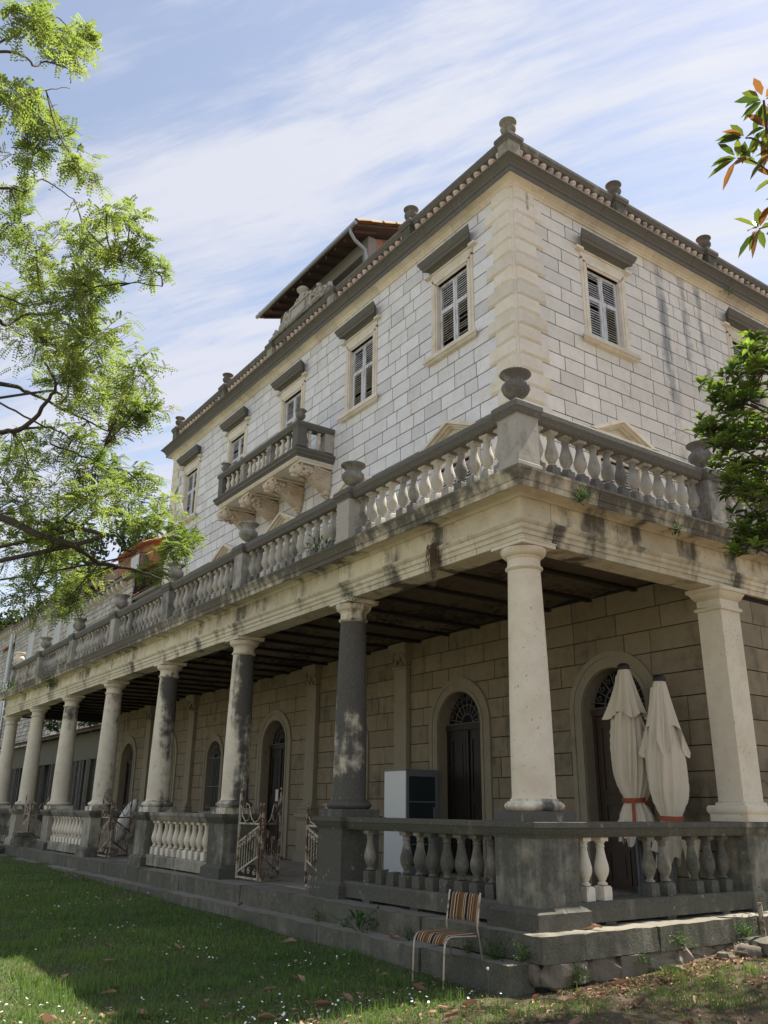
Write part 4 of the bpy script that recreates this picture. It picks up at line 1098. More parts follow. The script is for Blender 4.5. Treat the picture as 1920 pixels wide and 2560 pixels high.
for i in range(3):
    a, b = (yy[i]+.17 if i else YF+.16), yy[i+1]-.17
    mb = MB(); mb.sweep([(XC, a+.07), (XC, b-.07)], RRAIL, g=.35); rpiece('rail', mb)
    mb = MB(); mb.sweep([(XC, a+.02), (XC, b-.02)], RPLI, g=.2); rpiece('plinth', mb)
    n = round((b-a)/.242); L = b-a
    for k in range(n): link('baluster', RM[rb.choice((0,0,1,2))], rfb, loc=(.02, a+L*(k+.5)/n-YF, .132))

# --- urns
def urn_mesh(h, r, name, mat, g, tint=1.0, plain=False):
    P = [(.36,.0),(.36,.05),(.24,.07),(.17,.11),(.15,.17),(.20,.20),(.20,.215),(.16,.225),(.30,.26),(.55,.33),(.76,.43),(.86,.53),(.86,.62),(.74,.70),(.64,.745),(.62,.78),(.66,.82),(.80,.89),(.97,.945),(1.0,.96),(1.0,.985),(.97,1.0),(.86,.985),(.60,.90),(.50,.80)]
    mb = MB(); mb.tint = tint
    def fl(a, rr_, z):
        t = z/h
        if plain or not (.26 < t < .70): return rr_
        return rr_*(1.0+.055*abs(math.cos(a*8)))-.0
    mb.lathe(0, 0, [(a*r, b*h) for a, b in P], 64 if not plain else 32, flute=fl, gf=lambda c, s, z: g+.15*(z < .1*h))
    return mb.mesh(name, mat, True)
U1 = urn_mesh(.485, .205, 'urn', M['black'], .16); U2 = urn_mesh(.485, .205, 'urn', M['black'], .10, .95); U3 = urn_mesh(.49, .21, 'urn', M['trim'], .1)
tl = ['large dark fluted urn on the corner pedestal of the terrace balustrade',
      'lichened fluted urn on the terrace rail just right of the lion balcony',
      'grey fluted urn on the terrace rail in front of the lion corbels',
      'grey urn on the terrace rail half hidden by acacia leaves against the villa corner',
      'dark urn on the terrace rail in front of the pale plaster house wall',
      'grey urn on the terrace rail in front of the grey stone house',
      'small dark urn on the far terrace rail between white shutters',
      'pale cream urn at the far left end of the terrace rail']
for i, x in enumerate(PX):
    me = U3 if i == 7 else (U1 if i in (0, 2) else U2)
    o = link('urn', me, None, loc=(x, .235, 5.99)); o.rotation_euler = (0, 0, rb.uniform(0, 1)); tag(o, tl[i], 'urn', 'urns on the terrace balustrade')
for y, l in ((4.06, 'fluted urn on the right side of the terrace, partly behind glossy leaves'), (7.85, 'farther urn on the right side of the terrace, hidden among leaves')):
    o = link('urn', U2, None, loc=(-.235, y, 5.99)); tag(o, l, 'urn', 'urns on the terrace balustrade')
UR1 = urn_mesh(.46, .19, 'urn', M['grey'], .16); UR2 = urn_mesh(.46, .19, 'urn', M['black'], .22, .8)
rl = ['squat fluted urn at the very top corner of the roof', 'dark urn on the roof edge just right of the belvedere', None, None, 'small urn on the roof edge above the left end windows', 'leftmost small urn at the far end of the roof edge']
for i, x in enumerate(RPX):
    if rl[i]: o = link('urn', UR1 if i in (0, 5) else UR2, None, loc=(x, YF-.02, 14.94)); tag(o, rl[i], 'urn', 'urns on the roof edge')
for y, l in zip(RPY, ('dark urn on the right roof edge, nearest the corner', 'dark urn halfway along the right roof edge', 'farthest urn on the right roof edge at the picture border')):
    o = link('urn', UR2, None, loc=(XC+.02, y, 14.94)); tag(o, l, 'urn', 'urns on the roof edge')

# ------------------------------------------------------------------ lion balcony
BX0, BX1, BYF = -15.62, -10.80, 2.80
bal = thing('balcony', 'stone balcony on four carved lion corbels in the middle of the front wall', 'balcony', (-13.21, YF, 9.5))
def bp_(nm, mb, mt, **k):
    mb.v = [(a+13.21, b-YF, c-9.5) for a, b, c in mb.v]; return mb.build(nm, M[mt] if isinstance(mt, str) else mt, bal, **k)
path = [(BX0, YF), (BX0, BYF), (BX1, BYF), (BX1, YF)]
mb = MB(); mb.sweep(path, [(-.5,9.60),(.0,9.60),(.01,9.63),(.05,9.66),(.06,9.67),(.06,9.72),(.09,9.75),(.10,9.76),(.10,9.80),(-.5,9.82)], g=.45); mb.box(BX0+.45, BX1-.45, BYF+.45, YF, 9.602, 9.815, g=.3); bp_('balcony_slab', mb, 'black')
mb = MB(); mb.sweep(path, [(-.35,9.52),(-.06,9.52),(-.05,9.54),(-.02,9.57),(-.01,9.598),(-.35,9.598)], g=.0); mb.box(BX0+.3, BX1-.3, BYF+.3, YF, 9.545, 9.597); bp_('slab_moulding', mb, 'trim')
c0 = [(BX0+.13, BYF+.13), (BX1-.13, BYF+.13)]
mb = MB(); mb.sweep([(BX0, YF-.02), (BX0, BYF), (BX1, BYF), (BX1, YF-.02)], [(-.24,9.816),(-.02,9.816),(-.03,9.90),(-.24,9.90)], g=.35); bp_('plinth', mb, 'black')
mb = MB(); mb.sweep([(BX0, YF-.02), (BX0, BYF), (BX1, BYF), (BX1, YF-.02)], [(-.25,10.42),(-.01,10.42),(.0,10.44),(.03,10.49),(.04,10.50),(.04,10.57),(.03,10.585),(-.27,10.585),(-.27,10.5)], g=.5); bp_('rail', mb, 'black')
for i, (x, y, w_) in enumerate([(BX1-.14, BYF+.14, .14), (BX0+.14, BYF+.14, .14), (-12.42, BYF+.13, .12), (-14.02, BYF+.13, .12), (BX1-.13, YF-.14, .13), (BX0+.13, YF-.14, .13)]):
    mb = MB(); rect_full(mb, x-w_, x+w_, y-w_, y+w_, [(0,9.901),(0,10.419)], g=(.35, .4, .1, .0, -.25, 0)[i]); bp_('pedestal', mb, 'black')
LM = [baluster_mesh(.515, .062, 'baluster', M['trim'], 12, g, t) for g, t in ((-.1, 1.1), (.05, 1.0), (.15, .95))]
segs = [((BX1-.28, BYF+.13), (-12.30, BYF+.13), 4), ((-12.54, BYF+.13), (-13.90, BYF+.13), 5), ((-14.14, BYF+.13), (BX0+.28, BYF+.13), 4), ((BX1-.13, BYF+.28), (BX1-.13, YF-.27), 2), ((BX0+.13, BYF+.28), (BX0+.13, YF-.27), 2)]
for (xa, ya), (xb, yb), n in segs:
    for k in range(n):
        t = (k+.5)/n; link('baluster', LM[rb.randrange(3)], bal, loc=(xa+(xb-xa)*t+13.21, ya+(yb-ya)*t-YF, .402))
def lion(cx, seed):
    r_ = random.Random(seed); L = sub(bal, 'lion_corbel')
    mb = MB(); mb.tint = 1.0
    # body loft from the wall to the neck: (y, z centre, half width, half height)
    secs = [(YF-.0, 9.16, .17, .30), (YF-.12, 9.15, .175, .31), (YF-.26, 9.18, .175, .30), (YF-.40, 9.23, .17, .26), (YF-.52, 9.28, .16, .22), (YF-.64, 9.32, .145, .18), (YF-.76, 9.345, .13, .155), (YF-.84, 9.35, .11, .13)]
    seg = 22; vs = []; fs = []
    for i, (y, zc, hw, hh) in enumerate(secs):
        for k in range(seg):
            a = 2*math.pi*k/seg; c, s = math.cos(a), math.sin(a)
            q = 1.0+(.05*math.sin(5*a+i*1.7) if i > 1 else 0)+r_.uniform(-.025, .025)
            f = lambda v: math.copysign(abs(v)**.75, v)
            z = zc+hh*f(s)*q; vs.append((cx+hw*f(c)*q, y, min(z, 9.515)))
    for i in range(len(secs)-1):
        for k in range(seg): fs.append((i*seg+k, i*seg+(k+1) % seg, (i+1)*seg+(k+1) % seg, (i+1)*seg+k))
    fs.append(tuple((len(secs)-1)*seg+k for k in range(seg))); fs.append(tuple(range(seg)))
    mb.add(vs, fs)
    # belly drop and foot scroll at the wall
    v, f = lump(cx, YF-.10, 8.86, .12, .10, .10, seed, 12, 8); mb.add(v, f)
    v, f = lump(cx, YF-.07, 8.77, .07, .07, .07, seed+1, 10, 6); mb.add(v, f)
    bp_('lion_body', mb, M['lion'], smooth='all').parent = L
    # head: skull, brow, muzzle, jaw, ears
    hy, hz = YF-.93, 9.30
    HS = 1.35
    def ball(name_mb, x, y, z, a, b, c, n=14, m=10, nz=.0):
        x = cx+(x-cx)*HS; y = hy+(y-hy)*HS; z = hz+(z-hz)*HS; a *= HS; b *= HS; c *= HS
        vs = []; fs = []
        for i in range(m+1):
            th = math.pi*i/m
            for k in range(n):
                ph = 2*math.pi*k/n; q = 1+r_.uniform(-nz, nz)
                vs.append((x+a*math.sin(th)*math.cos(ph)*q, y+b*math.sin(th)*math.sin(ph)*q, z+c*math.cos(th)*q))
        for i in range(m):
            for k in range(n): fs.append((i*n+k, (i+1)*n+k, (i+1)*n+(k+1) % n, i*n+(k+1) % n))
        name_mb.add(vs, fs)
    mb = MB(); mb.tint = 1.1
    ball(mb, cx, hy, hz+.01, .115, .125, .125)
    ball(mb, cx, hy-.09, hz-.045, .075, .085, .06)         # muzzle
    ball(mb, cx, hy-.155, hz-.015, .035, .03, .028)        # nose
    ball(mb, cx, hy-.07, hz-.125, .058, .075, .032)        # jaw
    for s in (-1, 1):
        ball(mb, cx+s*.052, hy-.085, hz+.055, .040, .04, .022)  # brow
        ball(mb, cx+s*.060, hy-.03, hz-.02, .04, .06, .05)  # cheek
        ball(mb, cx+s*.10, hy+.03, hz+.105, .032, .022, .04)  # ear
    pass
    bp_('lion_head', mb, M['lion'], smooth='all').parent = L
    mb = MB()
    for s in (-1, 1):
        ball(mb, cx+s*.055, hy-.112, hz+.022, .014, .012, .012, 8, 6)
    bp_('lion_eyes', mb, M['void']).parent = L
    mb = MB()
    for k in range(46):                                  # mane locks
        a = r_.uniform(-2.6, 2.6); t = r_.uniform(0, 1)
        ry = hy+.07+.26*t; rad = .165+.03*t
        px_, pz_ = cx+rad*math.sin(a), hz+.0+rad*1.02*math.cos(a)-.02*t
        if pz_ > 9.50: pz_ = 9.50
        v, f = lump(px_, ry, pz_, .030, .045, .032, seed*50+k, 7, 5); mb.add(v, f)
    bp_('mane', mb, M['lion'], smooth='all').parent = L
    for s in (-1, 1):                                    # folded wing on the flank
        mb = MB()
        for row in range(5):
            for k in range(6-row//2):
                y = YF-.50+.085*k+.02*row; z = 9.44-.075*row-.012*k
                v, f = lump(cx+s*(.165), y, z, .020, .060, .038, seed*9+row*7+k, 7, 5); mb.add(v, f)
        bp_('wing', mb, M['lion'], smooth='all').parent = L
    mb = MB(); mb.box(cx-.19, cx+.19, BYF+.12, YF, 9.47, 9.519); bp_('corbel_slab', mb, 'trim').parent = L
M['lion'] = stone('carved_cream_stone', (.62,.54,.42), warm=(.50,.31,.16), base=-.12, warm_amt=.55, bump=.5, cover=.85)
for i, x in enumerate((-11.02, -12.46, -13.92, -15.40)): lion(x, 7+i)
UB = urn_mesh(.36, .15, 'urn', M['black'], .1, .9, plain=True)
for x, l in ((BX1-.14, 'small dark round urn on the right corner of the lion balcony'), (BX0+.14, 'small dark round urn on the left corner of the lion balcony')):
    o = link('urn', UB, None, loc=(x, BYF+.14, 10.585)); tag(o, l, 'urn', 'urns on the balcony corners')
    if 'left' in l: pass

# ------------------------------------------------------------------ carved crest on the roof edge, belvedere behind it
cr = thing('carved_crest', 'weathered carved tablet with scrolls and small crown on the middle of the roof edge', 'crest', (-12.75, YF-.1, 14.93))
def cp_(nm, mb, mt='lion_grey', **k): return mb.build(nm, M[mt], cr, **k)
M['lion_grey'] = stone('carved_grey_stone', (.45,.43,.38), base=.06, warm_amt=.2, bump=.6, cover=.85)
mb = MB(); mb.box(-1.85, 1.85, -.14, .16, 0, .10); mb.box(-1.75, 1.75, -.12, .14, .10, .14); cp_('crest_base', mb, 'black')
mb = MB(); mb.box(-.66, .66, -.06, .10, .14, .60)
for b in ((-.66,.66,.54,.60), (-.66,.66,.14,.20)): mb.box(b[0], b[1], -.10, -.06, b[2], b[3])
for b in ((-.66,-.60), (.60,.66)): mb.box(b[0], b[1], -.10, -.06, .20, .54)
cp_('tablet', mb)
def spiral(mb, cx, cz, r, turns, sgn, w_, y=-.02, s0=0.):
    pts = []; rad = []
    n = int(20*turns)
    for k in range(n+1):
        t = k/n; a = s0+sgn*2*math.pi*turns*t; q = r*(1-.82*t); pts.append((cx+q*math.cos(a), y, cz+q*math.sin(a))); rad.append(w_*(1-.55*t))
    mb.tube(pts, rad, 7)
for s in (-1, 1):
    mb = MB()
    spiral(mb, s*.92, .46, .20, 1.6, -s, .055, s0=math.pi/2); spiral(mb, s*1.25, .30, .15, 1.5, s, .045, s0=-math.pi/2); spiral(mb, s*1.62, .24, .11, 1.3, -s, .035, s0=math.pi/2)
    mb.tube([(s*.68, -.02, .2), (s*.9, -.03, .22), (s*1.15, -.03, .16), (s*1.45, -.02, .16), (s*1.8, -.02, .13)], [.07, .08, .07, .06, .03], 8)
    for k in range(14):
        v, f = lump(s*(.72+.08*k), -.05+.02*(k % 2), .22+.10*math.sin(k*1.3)+(.20 if k < 5 else 0), .05, .05, .06, 300+k, 7, 5); mb.add(v, f)
    cp_('scroll', mb, smooth='all')
mb = MB()
for k in range(26):
    a = math.pi*k/25; v, f = lump(.38*math.cos(a), -.02+.03*(k % 3), .62+.16*math.sin(a), .06, .06, .055, 400+k, 7, 5); mb.add(v, f)
v, f = lump(0, 0, .72, .17, .09, .14, 5, 14, 9); mb.add(v, f); cp_('cartouche', mb, smooth='all')
mb = MB(); mb.lathe(0, 0, [(.05,.80),(.10,.86),(.17,.93),(.19,.97),(.19,1.0),(.16,1.02),(.14,1.05),(.02,1.09)], 16); cp_('crown', mb, smooth=True)

bv = thing('belvedere', 'low roof pavilion with overhanging eaves, grey gutter and tiled edge rising behind the crest', 'pavilion', (-13.35, 4.75, 14.8))
def bv_(nm, mb, mt, **k):
    mb.v = [(a+13.35, b-4.75, c-14.8) for a, b, c in mb.v]; return mb.build(nm, M[mt], bv, **k)
bx0, bx1, byw, bze = -16.05, -10.66, 4.75, 16.88
mb = MB(); mb.box(bx0, bx0+.35, byw, byw+.3, 14.3, 17.0); mb.box(bx1-.30, bx1, byw, byw+.3, 14.3, 17.0); mb.box(bx0+.35, bx1-.30, byw, byw+.3, 16.55, 17.0); mb.box(bx0+.35, bx1-.3, byw+.02, byw+.3, 14.3, 15.1)
bv_('front_wall', mb, 'plaster_grey')
mb = MB(); mb.box(bx0+.3, bx1-.3, byw+.35, byw+.4, 14.3, 17); bv_('dark_opening', mb, 'void')
def side(x0, x1): 
    mb = MB(); mb.prism([(byw+.31, 14.3), (byw+4.2, 14.3), (byw+4.2, 18.3), (byw+.31, 17.02)], x0, x1, 'x'); return mb
bv_('side_wall', side(bx1-.30, bx1), 'plaster_red'); bv_('side_wall', side(bx0, bx0+.3), 'plaster_red')
sl = .36
mb = MB(); ye = 4.12
mb.prism([(ye, bze), (byw+4.3, bze+(byw+4.3-ye)*sl), (byw+4.3, bze+(byw+4.3-ye)*sl+.07), (ye, bze+.07)], bx0-.32, bx1+.32, 'x'); bv_('eaves_board', mb, 'eaves_wood')
mb = MB()
for k in range(12): x = bx0-.1+k*(bx1-bx0+.2)/11; mb.bar((x, ye+.05, bze-.04), (x, byw+.2, bze-.04+(byw+.15-ye)*sl), .07, .09)
bv_('rafters', mb, 'eaves_wood', kind='stuff')
mb = MB(); vs = []; fs = []; n = 26*6; m_ = 14
for i in range(n+1):
    x = bx0-.36+(bx1-bx0+.72)*i/n
    for j in range(m_+1):
        y = ye-.02+(4.9)*j/m_; vs.append((x, y, bze+.10+(y-ye)*sl+.035*abs(math.sin(i*math.pi/6))-.03*((j % 2))))
for i in range(n):
    for j in range(m_): fs.append((i*(m_+1)+j, (i+1)*(m_+1)+j, (i+1)*(m_+1)+j+1, i*(m_+1)+j+1))
mb.add(vs, fs); bv_('roof_tiles', mb, 'tile_old', kind='stuff')
def tile_mesh(name, mat, L=.42, r=.095):
    mb = MB(); vs = []; fs = []; n = 7
    for j, (y, q) in enumerate(((0, 1.0), (L, .82))):
        for d in (0, .016):
            for i in range(n+1):
                a = math.pi*i/n; vs.append(((r*q-d)*math.cos(a), y, (r*q-d)*math.sin(a)))
    m2 = n+1
    for i in range(n):
        fs += [(i, i+1, 2*m2+i+1, 2*m2+i), (m2+i, 3*m2+i, 3*m2+i+1, m2+i+1), (i, m2+i, m2+i+1, i+1), (2*m2+i, 2*m2+i+1, 3*m2+i+1, 3*m2+i)]
    for a in (0, n): fs.append((a, 2*m2+a, 3*m2+a, m2+a))
    mb.add(vs, fs); return mb.mesh(name, mat, True)
TM = tile_mesh('ridge_tile', M['tile_old'], .5, .12)
for k in range(10):
    y = ye+.0+.46*k
    for x, nm in ((bx1+.30, 0), (bx0-.30, 1)):
        o = link('verge_tile', TM, bv, loc=(x+13.35, y-4.75, bze+.12+(y-ye)*sl-14.8)); o.rotation_euler = (math.atan(sl)+.04, 0, rb.uniform(-.05, .05))
mb = MB()
mb.tube([(bx0-.38, ye-.07, bze+.05), (bx1+.38, ye-.07, bze+.05)], .065, 8); bv_('gutter', mb, 'zinc', smooth=True)
mb = MB(); mb.tube([(bx1+.10, ye-.06, bze+.02), (bx1+.10, ye-.05, bze-.12), (bx1+.09, ye+.10, bze-.30), (bx1+.05, byw-.14, bze-.45), (bx1+.02, byw-.08, bze-.62), (bx1+.02, byw-.08, 14.4)], .05, 10); bv_('downpipe', mb, 'zinc', smooth=True)
# ================================================================== iron gates
def gate_leaf(parent, p0, p1, hin, hout, seed, rust=False, zt=.90):
    """leaf from the low inner stile p0 to p1; hin / hout heights of the two stiles"""
    P0 = Vector((p0[0], p0[1], 0)); P1 = Vector((p1[0], p1[1], 0)); L = (P1-P0).length; d = (P1-P0).normalized()
    rs = random.Random(seed); mt = M['gate_rust'] if rust else M['gate']
    def F(a, z, o=0): return P0+d*a+Vector((0, 0, z))+Vector((d.y, -d.x, 0))*o
    leaf = sub(parent, 'gate_leaf')
    def put(nm, mb, m2=None, **k): return mb.build(nm, m2 or mt, leaf, **k)
    for a, h in ((0.015, hin), (L-.015, hout)):
        mb = MB(); mb.bar(F(a, .02), F(a, h-.08), .032, .032); 
        sg = 1 if a < L/2 else -1
        mb.tube([F(a, h-.1), F(a, h-.03), F(a+sg*.012, h), F(a+sg*.035, h-.005), F(a+sg*.04, h-.03)], .013, 6); put('stile', mb, M['gate_rust'] if rs.random() < .4 else mt)
    for z in (.05, zt):
        mb = MB(); mb.bar(F(.03, z), F(L-.03, z), .022, .03); put('rail', mb)
    mb = MB(); mb.bar(F(.03, zt-.03), F(L-.03, zt*.66), .02, .026, upv=(0, 0, 1)); put('brace', mb)
    mb = MB(); mb.bar(F(.03, .40), F(L-.03, .12), .02, .026); put('brace', mb)
    n = max(3, int(L/.085))
    for k in range(1, n):
        a = L*k/n; zt2 = zt-.03-(zt*.34)*(a/L)
        mb = MB(); pts = [F(a, .40-.28*(a/L)+.0+(zt2-.40+.28*(a/L))*q/14, .004*(1 if q % 2 else -1)) for q in range(15)]
        mb.tube(pts, [.0075 if q % 2 else .0055 for q in range(15)], 5); put('bar', mb)
    mb = MB()
    def sp(ca, cz, r, turns, s0, sg):
        m_ = int(16*turns); mb.tube([F(ca+r*(1-.75*k/m_)*math.cos(s0+sg*2*math.pi*turns*k/m_), cz+r*(1-.75*k/m_)*math.sin(s0+sg*2*math.pi*turns*k/m_)) for k in range(m_+1)], .0075, 5)
    # big S curves above the top rail
    def curve(pts, r=.009): mb.tube([F(a, z) for a, z in pts], r, 6)
    lo = hin < hout
    hi_a, lo_a = (L-.03, .03) if lo else (.03, L-.03); hh = max(hin, hout); sgn = -1 if lo else 1
    q = lambda t: hi_a+(lo_a-hi_a)*t
    curve([(q(0), hh-.14), (q(.10), hh-.20), (q(.14), hh-.30), (q(.05), hh-.36), (q(.02), hh-.30)])
    curve([(q(.02), zt+.30), (q(.12), zt+.12), (q(.28), zt+.03), (q(.42), zt+.06), (q(.50), zt+.18), (q(.42), zt+.30), (q(.30), zt+.32), (q(.24), zt+.24), (q(.30), zt+.18)])
    curve([(q(.50), zt+.18), (q(.58), zt+.08), (q(.72), zt+.02), (q(.88), zt+.05), (q(.98), zt+.13)])
    for k in range(3): sp(L*(.3+.22*k), zt-.16-.05*k, .06, 1.3, k, 1)
    for k in range(3): sp(L*(.18+.26*k), .16, .055, 1.3, k*2, -1)
    put('scrollwork', mb, kind='stuff')
    mb = MB()
    for k in range(1, n):
        a = L*k/n; zt2 = zt-.03-(zt*.34)*(a/L)-.07
        for s in (-1, 1):
            v, f = lump(*F(a+s*.018, zt2), .014, .010, .014, k, 6, 4); mb.add(v, f)
    put('rosettes', mb, kind='stuff')
def gate(label, name='iron_gate'):
    return thing(name, label, 'gate', (0, 0, .0), 0, 'rusty wrought iron gates between the porch pedestals')
g1 = gate('rusty cream painted folding gate standing ajar, nearest of the gates left of the blackened column')
gate_leaf(g1, (-6.66, .235), (-7.46, .225), 1.22, 1.47, 1); gate_leaf(g1, (-6.60, .235), (-7.10, .84), 1.22, 1.49, 2, rust=True)
g2 = gate('single cream rusty gate leaf against the foot of the blackened column')
gate_leaf(g2, (-5.39, .385), (-4.47, .30), 1.22, 1.47, 3)
g3 = gate('rusty gate folded between the fourth and fifth columns in front of the white hull')
gate_leaf(g3, (-14.30, .22), (-15.05, .24), 1.22, 1.47, 4); gate_leaf(g3, (-14.24, .24), (-14.72, .84), 1.22, 1.49, 5, rust=True)
g4 = gate('farthest rusty gate near the left end of the portico')
gate_leaf(g4, (-21.9, .20), (-22.65, .22), 1.22, 1.47, 6); gate_leaf(g4, (-21.84, .20), (-22.3, .82), 1.22, 1.49, 7)

# ================================================================== closed umbrellas
def hulls(t, pts):
    for (a, b), (c, d) in zip(pts[:-1], pts[1:]):
        if t <= c: return b+(d-b)*(t-a)/(c-a)
    return pts[-1][1]
def umbrella(label, x, y, h, lean, seed, skirt, tail=None, zbot=.85):
    """closed parasol: cap, folded canopy with deep creases, strap, pole and foot"""
    rs = random.Random(seed)
    t = thing('closed_umbrella', label, 'umbrella', (x, y, .0), 0, 'closed canvas umbrellas in front of the arched door')
    t.rotation_euler = (lean[0], lean[1], rs.uniform(0, 1))
    def put(nm, mb, mt, **k): return mb.build(nm, M[mt], t, **k)
    mb = MB(); mb.tube([(0, 0, .04), (0, 0, h-.1)], .027, 10); put('pole', mb, 'pole', smooth=True)
    mb = MB(); mb.lathe(0, 0, [(.20,0),(.20,.03),(.12,.05),(.04,.06),(.035,.22),(.03,.22)], 20); put('foot', mb, 'pole', smooth=True)
    mb = MB(); mb.lathe(0, 0, [(.085,h-.075),(.092,h-.05),(.08,h-.01),(.05,h+.015),(.01,h+.02)], 16); put('cap', mb, 'plastic', smooth=True)
    SEG = 144
    ph = [rs.uniform(0, 6.28) for _ in range(6)]
    def fold(a, amp, tw):
        return 1+amp*(.75*(.64-abs(math.sin(4.0*(a+tw)+ph[0]))*1.0)+.55*(.64-abs(math.sin(6.5*(a+tw*.8)+ph[1])))+.25*math.cos(5*(a+tw)+ph[2]))
    # lower canopy, from under the top flap to the hem
    rad = [(0,.10),(.10,.13),(.25,.19),(.45,.225),(.62,.215),(.74,.165),(.775,.125),(.80,.13),(.87,.20),(1,.245)]
    mb = MB(); vs = []; fs = []; N = 46; zt = h-.16; zb = zbot
    for i in range(N+1):
        q = i/N
        for k in range(SEG):
            a = 2*math.pi*k/SEG; tw = .9*q
            am = .16+.34*q if q < .7 else (.16+1.1*abs(q-.78))
            rr_ = hulls(q, rad)*fold(a, am, tw)
            hem = (.10*math.cos(4*a+ph[3])+.06*math.cos(9*a+ph[4])) if q > .9 else 0
            sx = .03*math.sin(q*3+ph[5])
            vs.append((rr_*math.cos(a)+sx, rr_*math.sin(a)*.82, zt+(zb-zt)*q+hem*(q-.9)*10))
    for i in range(N):
        for k in range(SEG): fs.append((i*SEG+k, i*SEG+(k+1) % SEG, (i+1)*SEG+(k+1) % SEG, (i+1)*SEG+k))
    mb.add(vs, fs); put('canopy', mb, 'canvas', smooth='all')
    # upper flap with pointed corners
    mb = MB(); vs = []; fs = []; N2 = 22
    for i in range(N2+1):
        q = i/N2
        for k in range(SEG):
            a = 2*math.pi*k/SEG
            pk = abs(math.cos(2*a+ph[2]))**3
            L = .62+skirt*pk; rr_ = .075+(.125+.11*pk*q)*q**.8; rr_ *= 1+(.06+.30*q)*(.6-abs(math.sin(4.5*a+ph[1])))+.14*q*(.6-abs(math.sin(7.5*a+ph[3])))
            vs.append((rr_*math.cos(a), rr_*math.sin(a)*.85, h-.055-L*q))
    for i in range(N2):
        for k in range(SEG): fs.append((i*SEG+k, i*SEG+(k+1) % SEG, (i+1)*SEG+(k+1) % SEG, (i+1)*SEG+k))
    mb.add(vs, fs); put('top_flap', mb, 'canvas', smooth='all')
    zs = zt+(zb-zt)*.785
    mb = MB(); rg = []
    for k in range(40):
        a = 2*math.pi*k/40; r_ = hulls(.785, rad)*1.16+.006
        for dz, dr in ((-.03, 0), (.03, 0), (.03, .008), (-.03, .008)): rg.append(((r_+dr)*math.cos(a)+.03*math.sin(2.35+ph[5]), (r_+dr)*math.sin(a)*.86, zs+dz+.01*math.sin(a)))
    fs = []
    for k in range(40):
        for q in range(4): fs.append((k*4+q, ((k+1) % 40)*4+q, ((k+1) % 40)*4+(q+1) % 4, k*4+(q+1) % 4))
    mb.add(rg, fs); put('strap', mb, 'strap')
    if tail:
        mb = MB(); a = tail
        ca, sa = math.cos(a), math.sin(a)
        pts = [(.17*ca, .15*sa, zs), (.20*ca, .18*sa, zs-.12), (.245*ca, .22*sa, zs-.30), (.27*ca, .24*sa, zs-.42)]
        for p, q in zip(pts[:-1], pts[1:]): mb.bar(p, q, .045, .01, upv=(ca, sa, 0))
        put('strap_end', mb, 'strap')
    return t
umbrella('tall closed umbrella with hanging red strap end, left one before the arched door', -1.30, 3.15, 3.16, (0, .005), 1, .10, tail=-1.1)
umbrella('closed umbrella half hidden behind the tall left umbrella, only its side showing', -1.52, 3.50, 2.98, (0, -.02), 3, .05)
umbrella('closed umbrella with a drooping pointed flap, right one before the arched door', -.74, 3.17, 2.94, (-.01, .015), 2, .42, zbot=.62)
mb = MB()                                        # loose canvas corner hanging behind the balusters
vs = []; fs = []
for i in range(9):
    for j in range(9):
        u, v = i/8, j/8; wd = .34*(1-.75*v); vs.append((-.60+u*wd+.08*v+.10, 3.02+.03*math.sin(u*9)+.02*v, .98-.66*v+.05*math.sin(u*7)))
for i in range(8):
    for j in range(8): fs.append((i*9+j, (i+1)*9+j, (i+1)*9+j+1, i*9+j+1))
mb.add(vs, fs); o = mb.build('canvas_cover', M['canvas'], None, smooth='all'); tag(o, 'loose pointed corner of pale canvas hanging behind the right hand balusters', 'canvas')
o.modifiers.new('thickness', 'SOLIDIFY').thickness = .006

# ================================================================== white refrigerator on the porch
fr = thing('refrigerator', 'white upright display refrigerator with a dark glass side standing on the porch', 'refrigerator', (-6.36, 3.0, 0))
def f_(nm, b, mt):
    mb = MB(); mb.box(*b); return mb.build(nm, M[mt], fr)
f_('cabinet_body', (-.69, -.012, 0, .74, .05, 1.83), 'white_enamel'); f_('top_trim', (-.70, .0, -.01, .75, 1.832, 1.86), 'frame_grey')
for b in ((-.010,.012,.0,.06,.05,1.83), (-.010,.012,.68,.74,.05,1.83), (-.010,.012,.061,.679,1.74,1.83), (-.010,.012,.061,.679,.05,.20)): f_('door_frame', b, 'frame_grey')
f_('glass_door', (-.010, -.002, .061, .679, .201, 1.739), 'glass')
for z in (.55, .92, 1.28): f_('shelf', (-.0018, .0015, .07, .67, z, z+.02), 'frame_grey')
f_('door_handle', (.013, .035, .62, .65, .8, 1.2), 'frame_grey')
for x, y in ((-.62, .06), (-.08, .06), (-.62, .66), (-.08, .66)): f_('foot', (x, x+.05, y, y+.05, 0, .049), 'plastic')

# ================================================================== striped chair on the grass
gz = -.455
ch = thing('chair', 'old metal chair with brown striped upholstery standing on the grass by the steps', 'chair', (-.51, -.80, gz))
ch.rotation_euler = (0, 0, R(1.5))
def c_(nm, mb, mt, **k): return mb.build(nm, M[mt], ch, **k)
for s in (-1, 1):
    mb = MB(); x = s*.235
    mb.tube([(x, -.235, 0), (x, -.215, .33), (x, -.205, .385), (x, -.18, .425), (x, -.13, .440), (x, .06, .432), (x*.98, .20, .425)], .0115, 10); c_('front_leg', mb, 'chrome', smooth=True)
    mb = MB(); mb.tube([(x, .345, .012), (x, .33, .0), (x, .305, .05), (x, .235, .40), (x, .215, .50), (x, .235, .62), (x, .265, .80), (x, .27, .818)], .0115, 10); c_('rear_leg', mb, 'chrome', smooth=True)
for y in (-.17, .19):
    mb = MB(); mb.tube([(-.235, y, .418), (.235, y, .418)], .008, 8); c_('crossbar', mb, 'chrome', smooth=True)
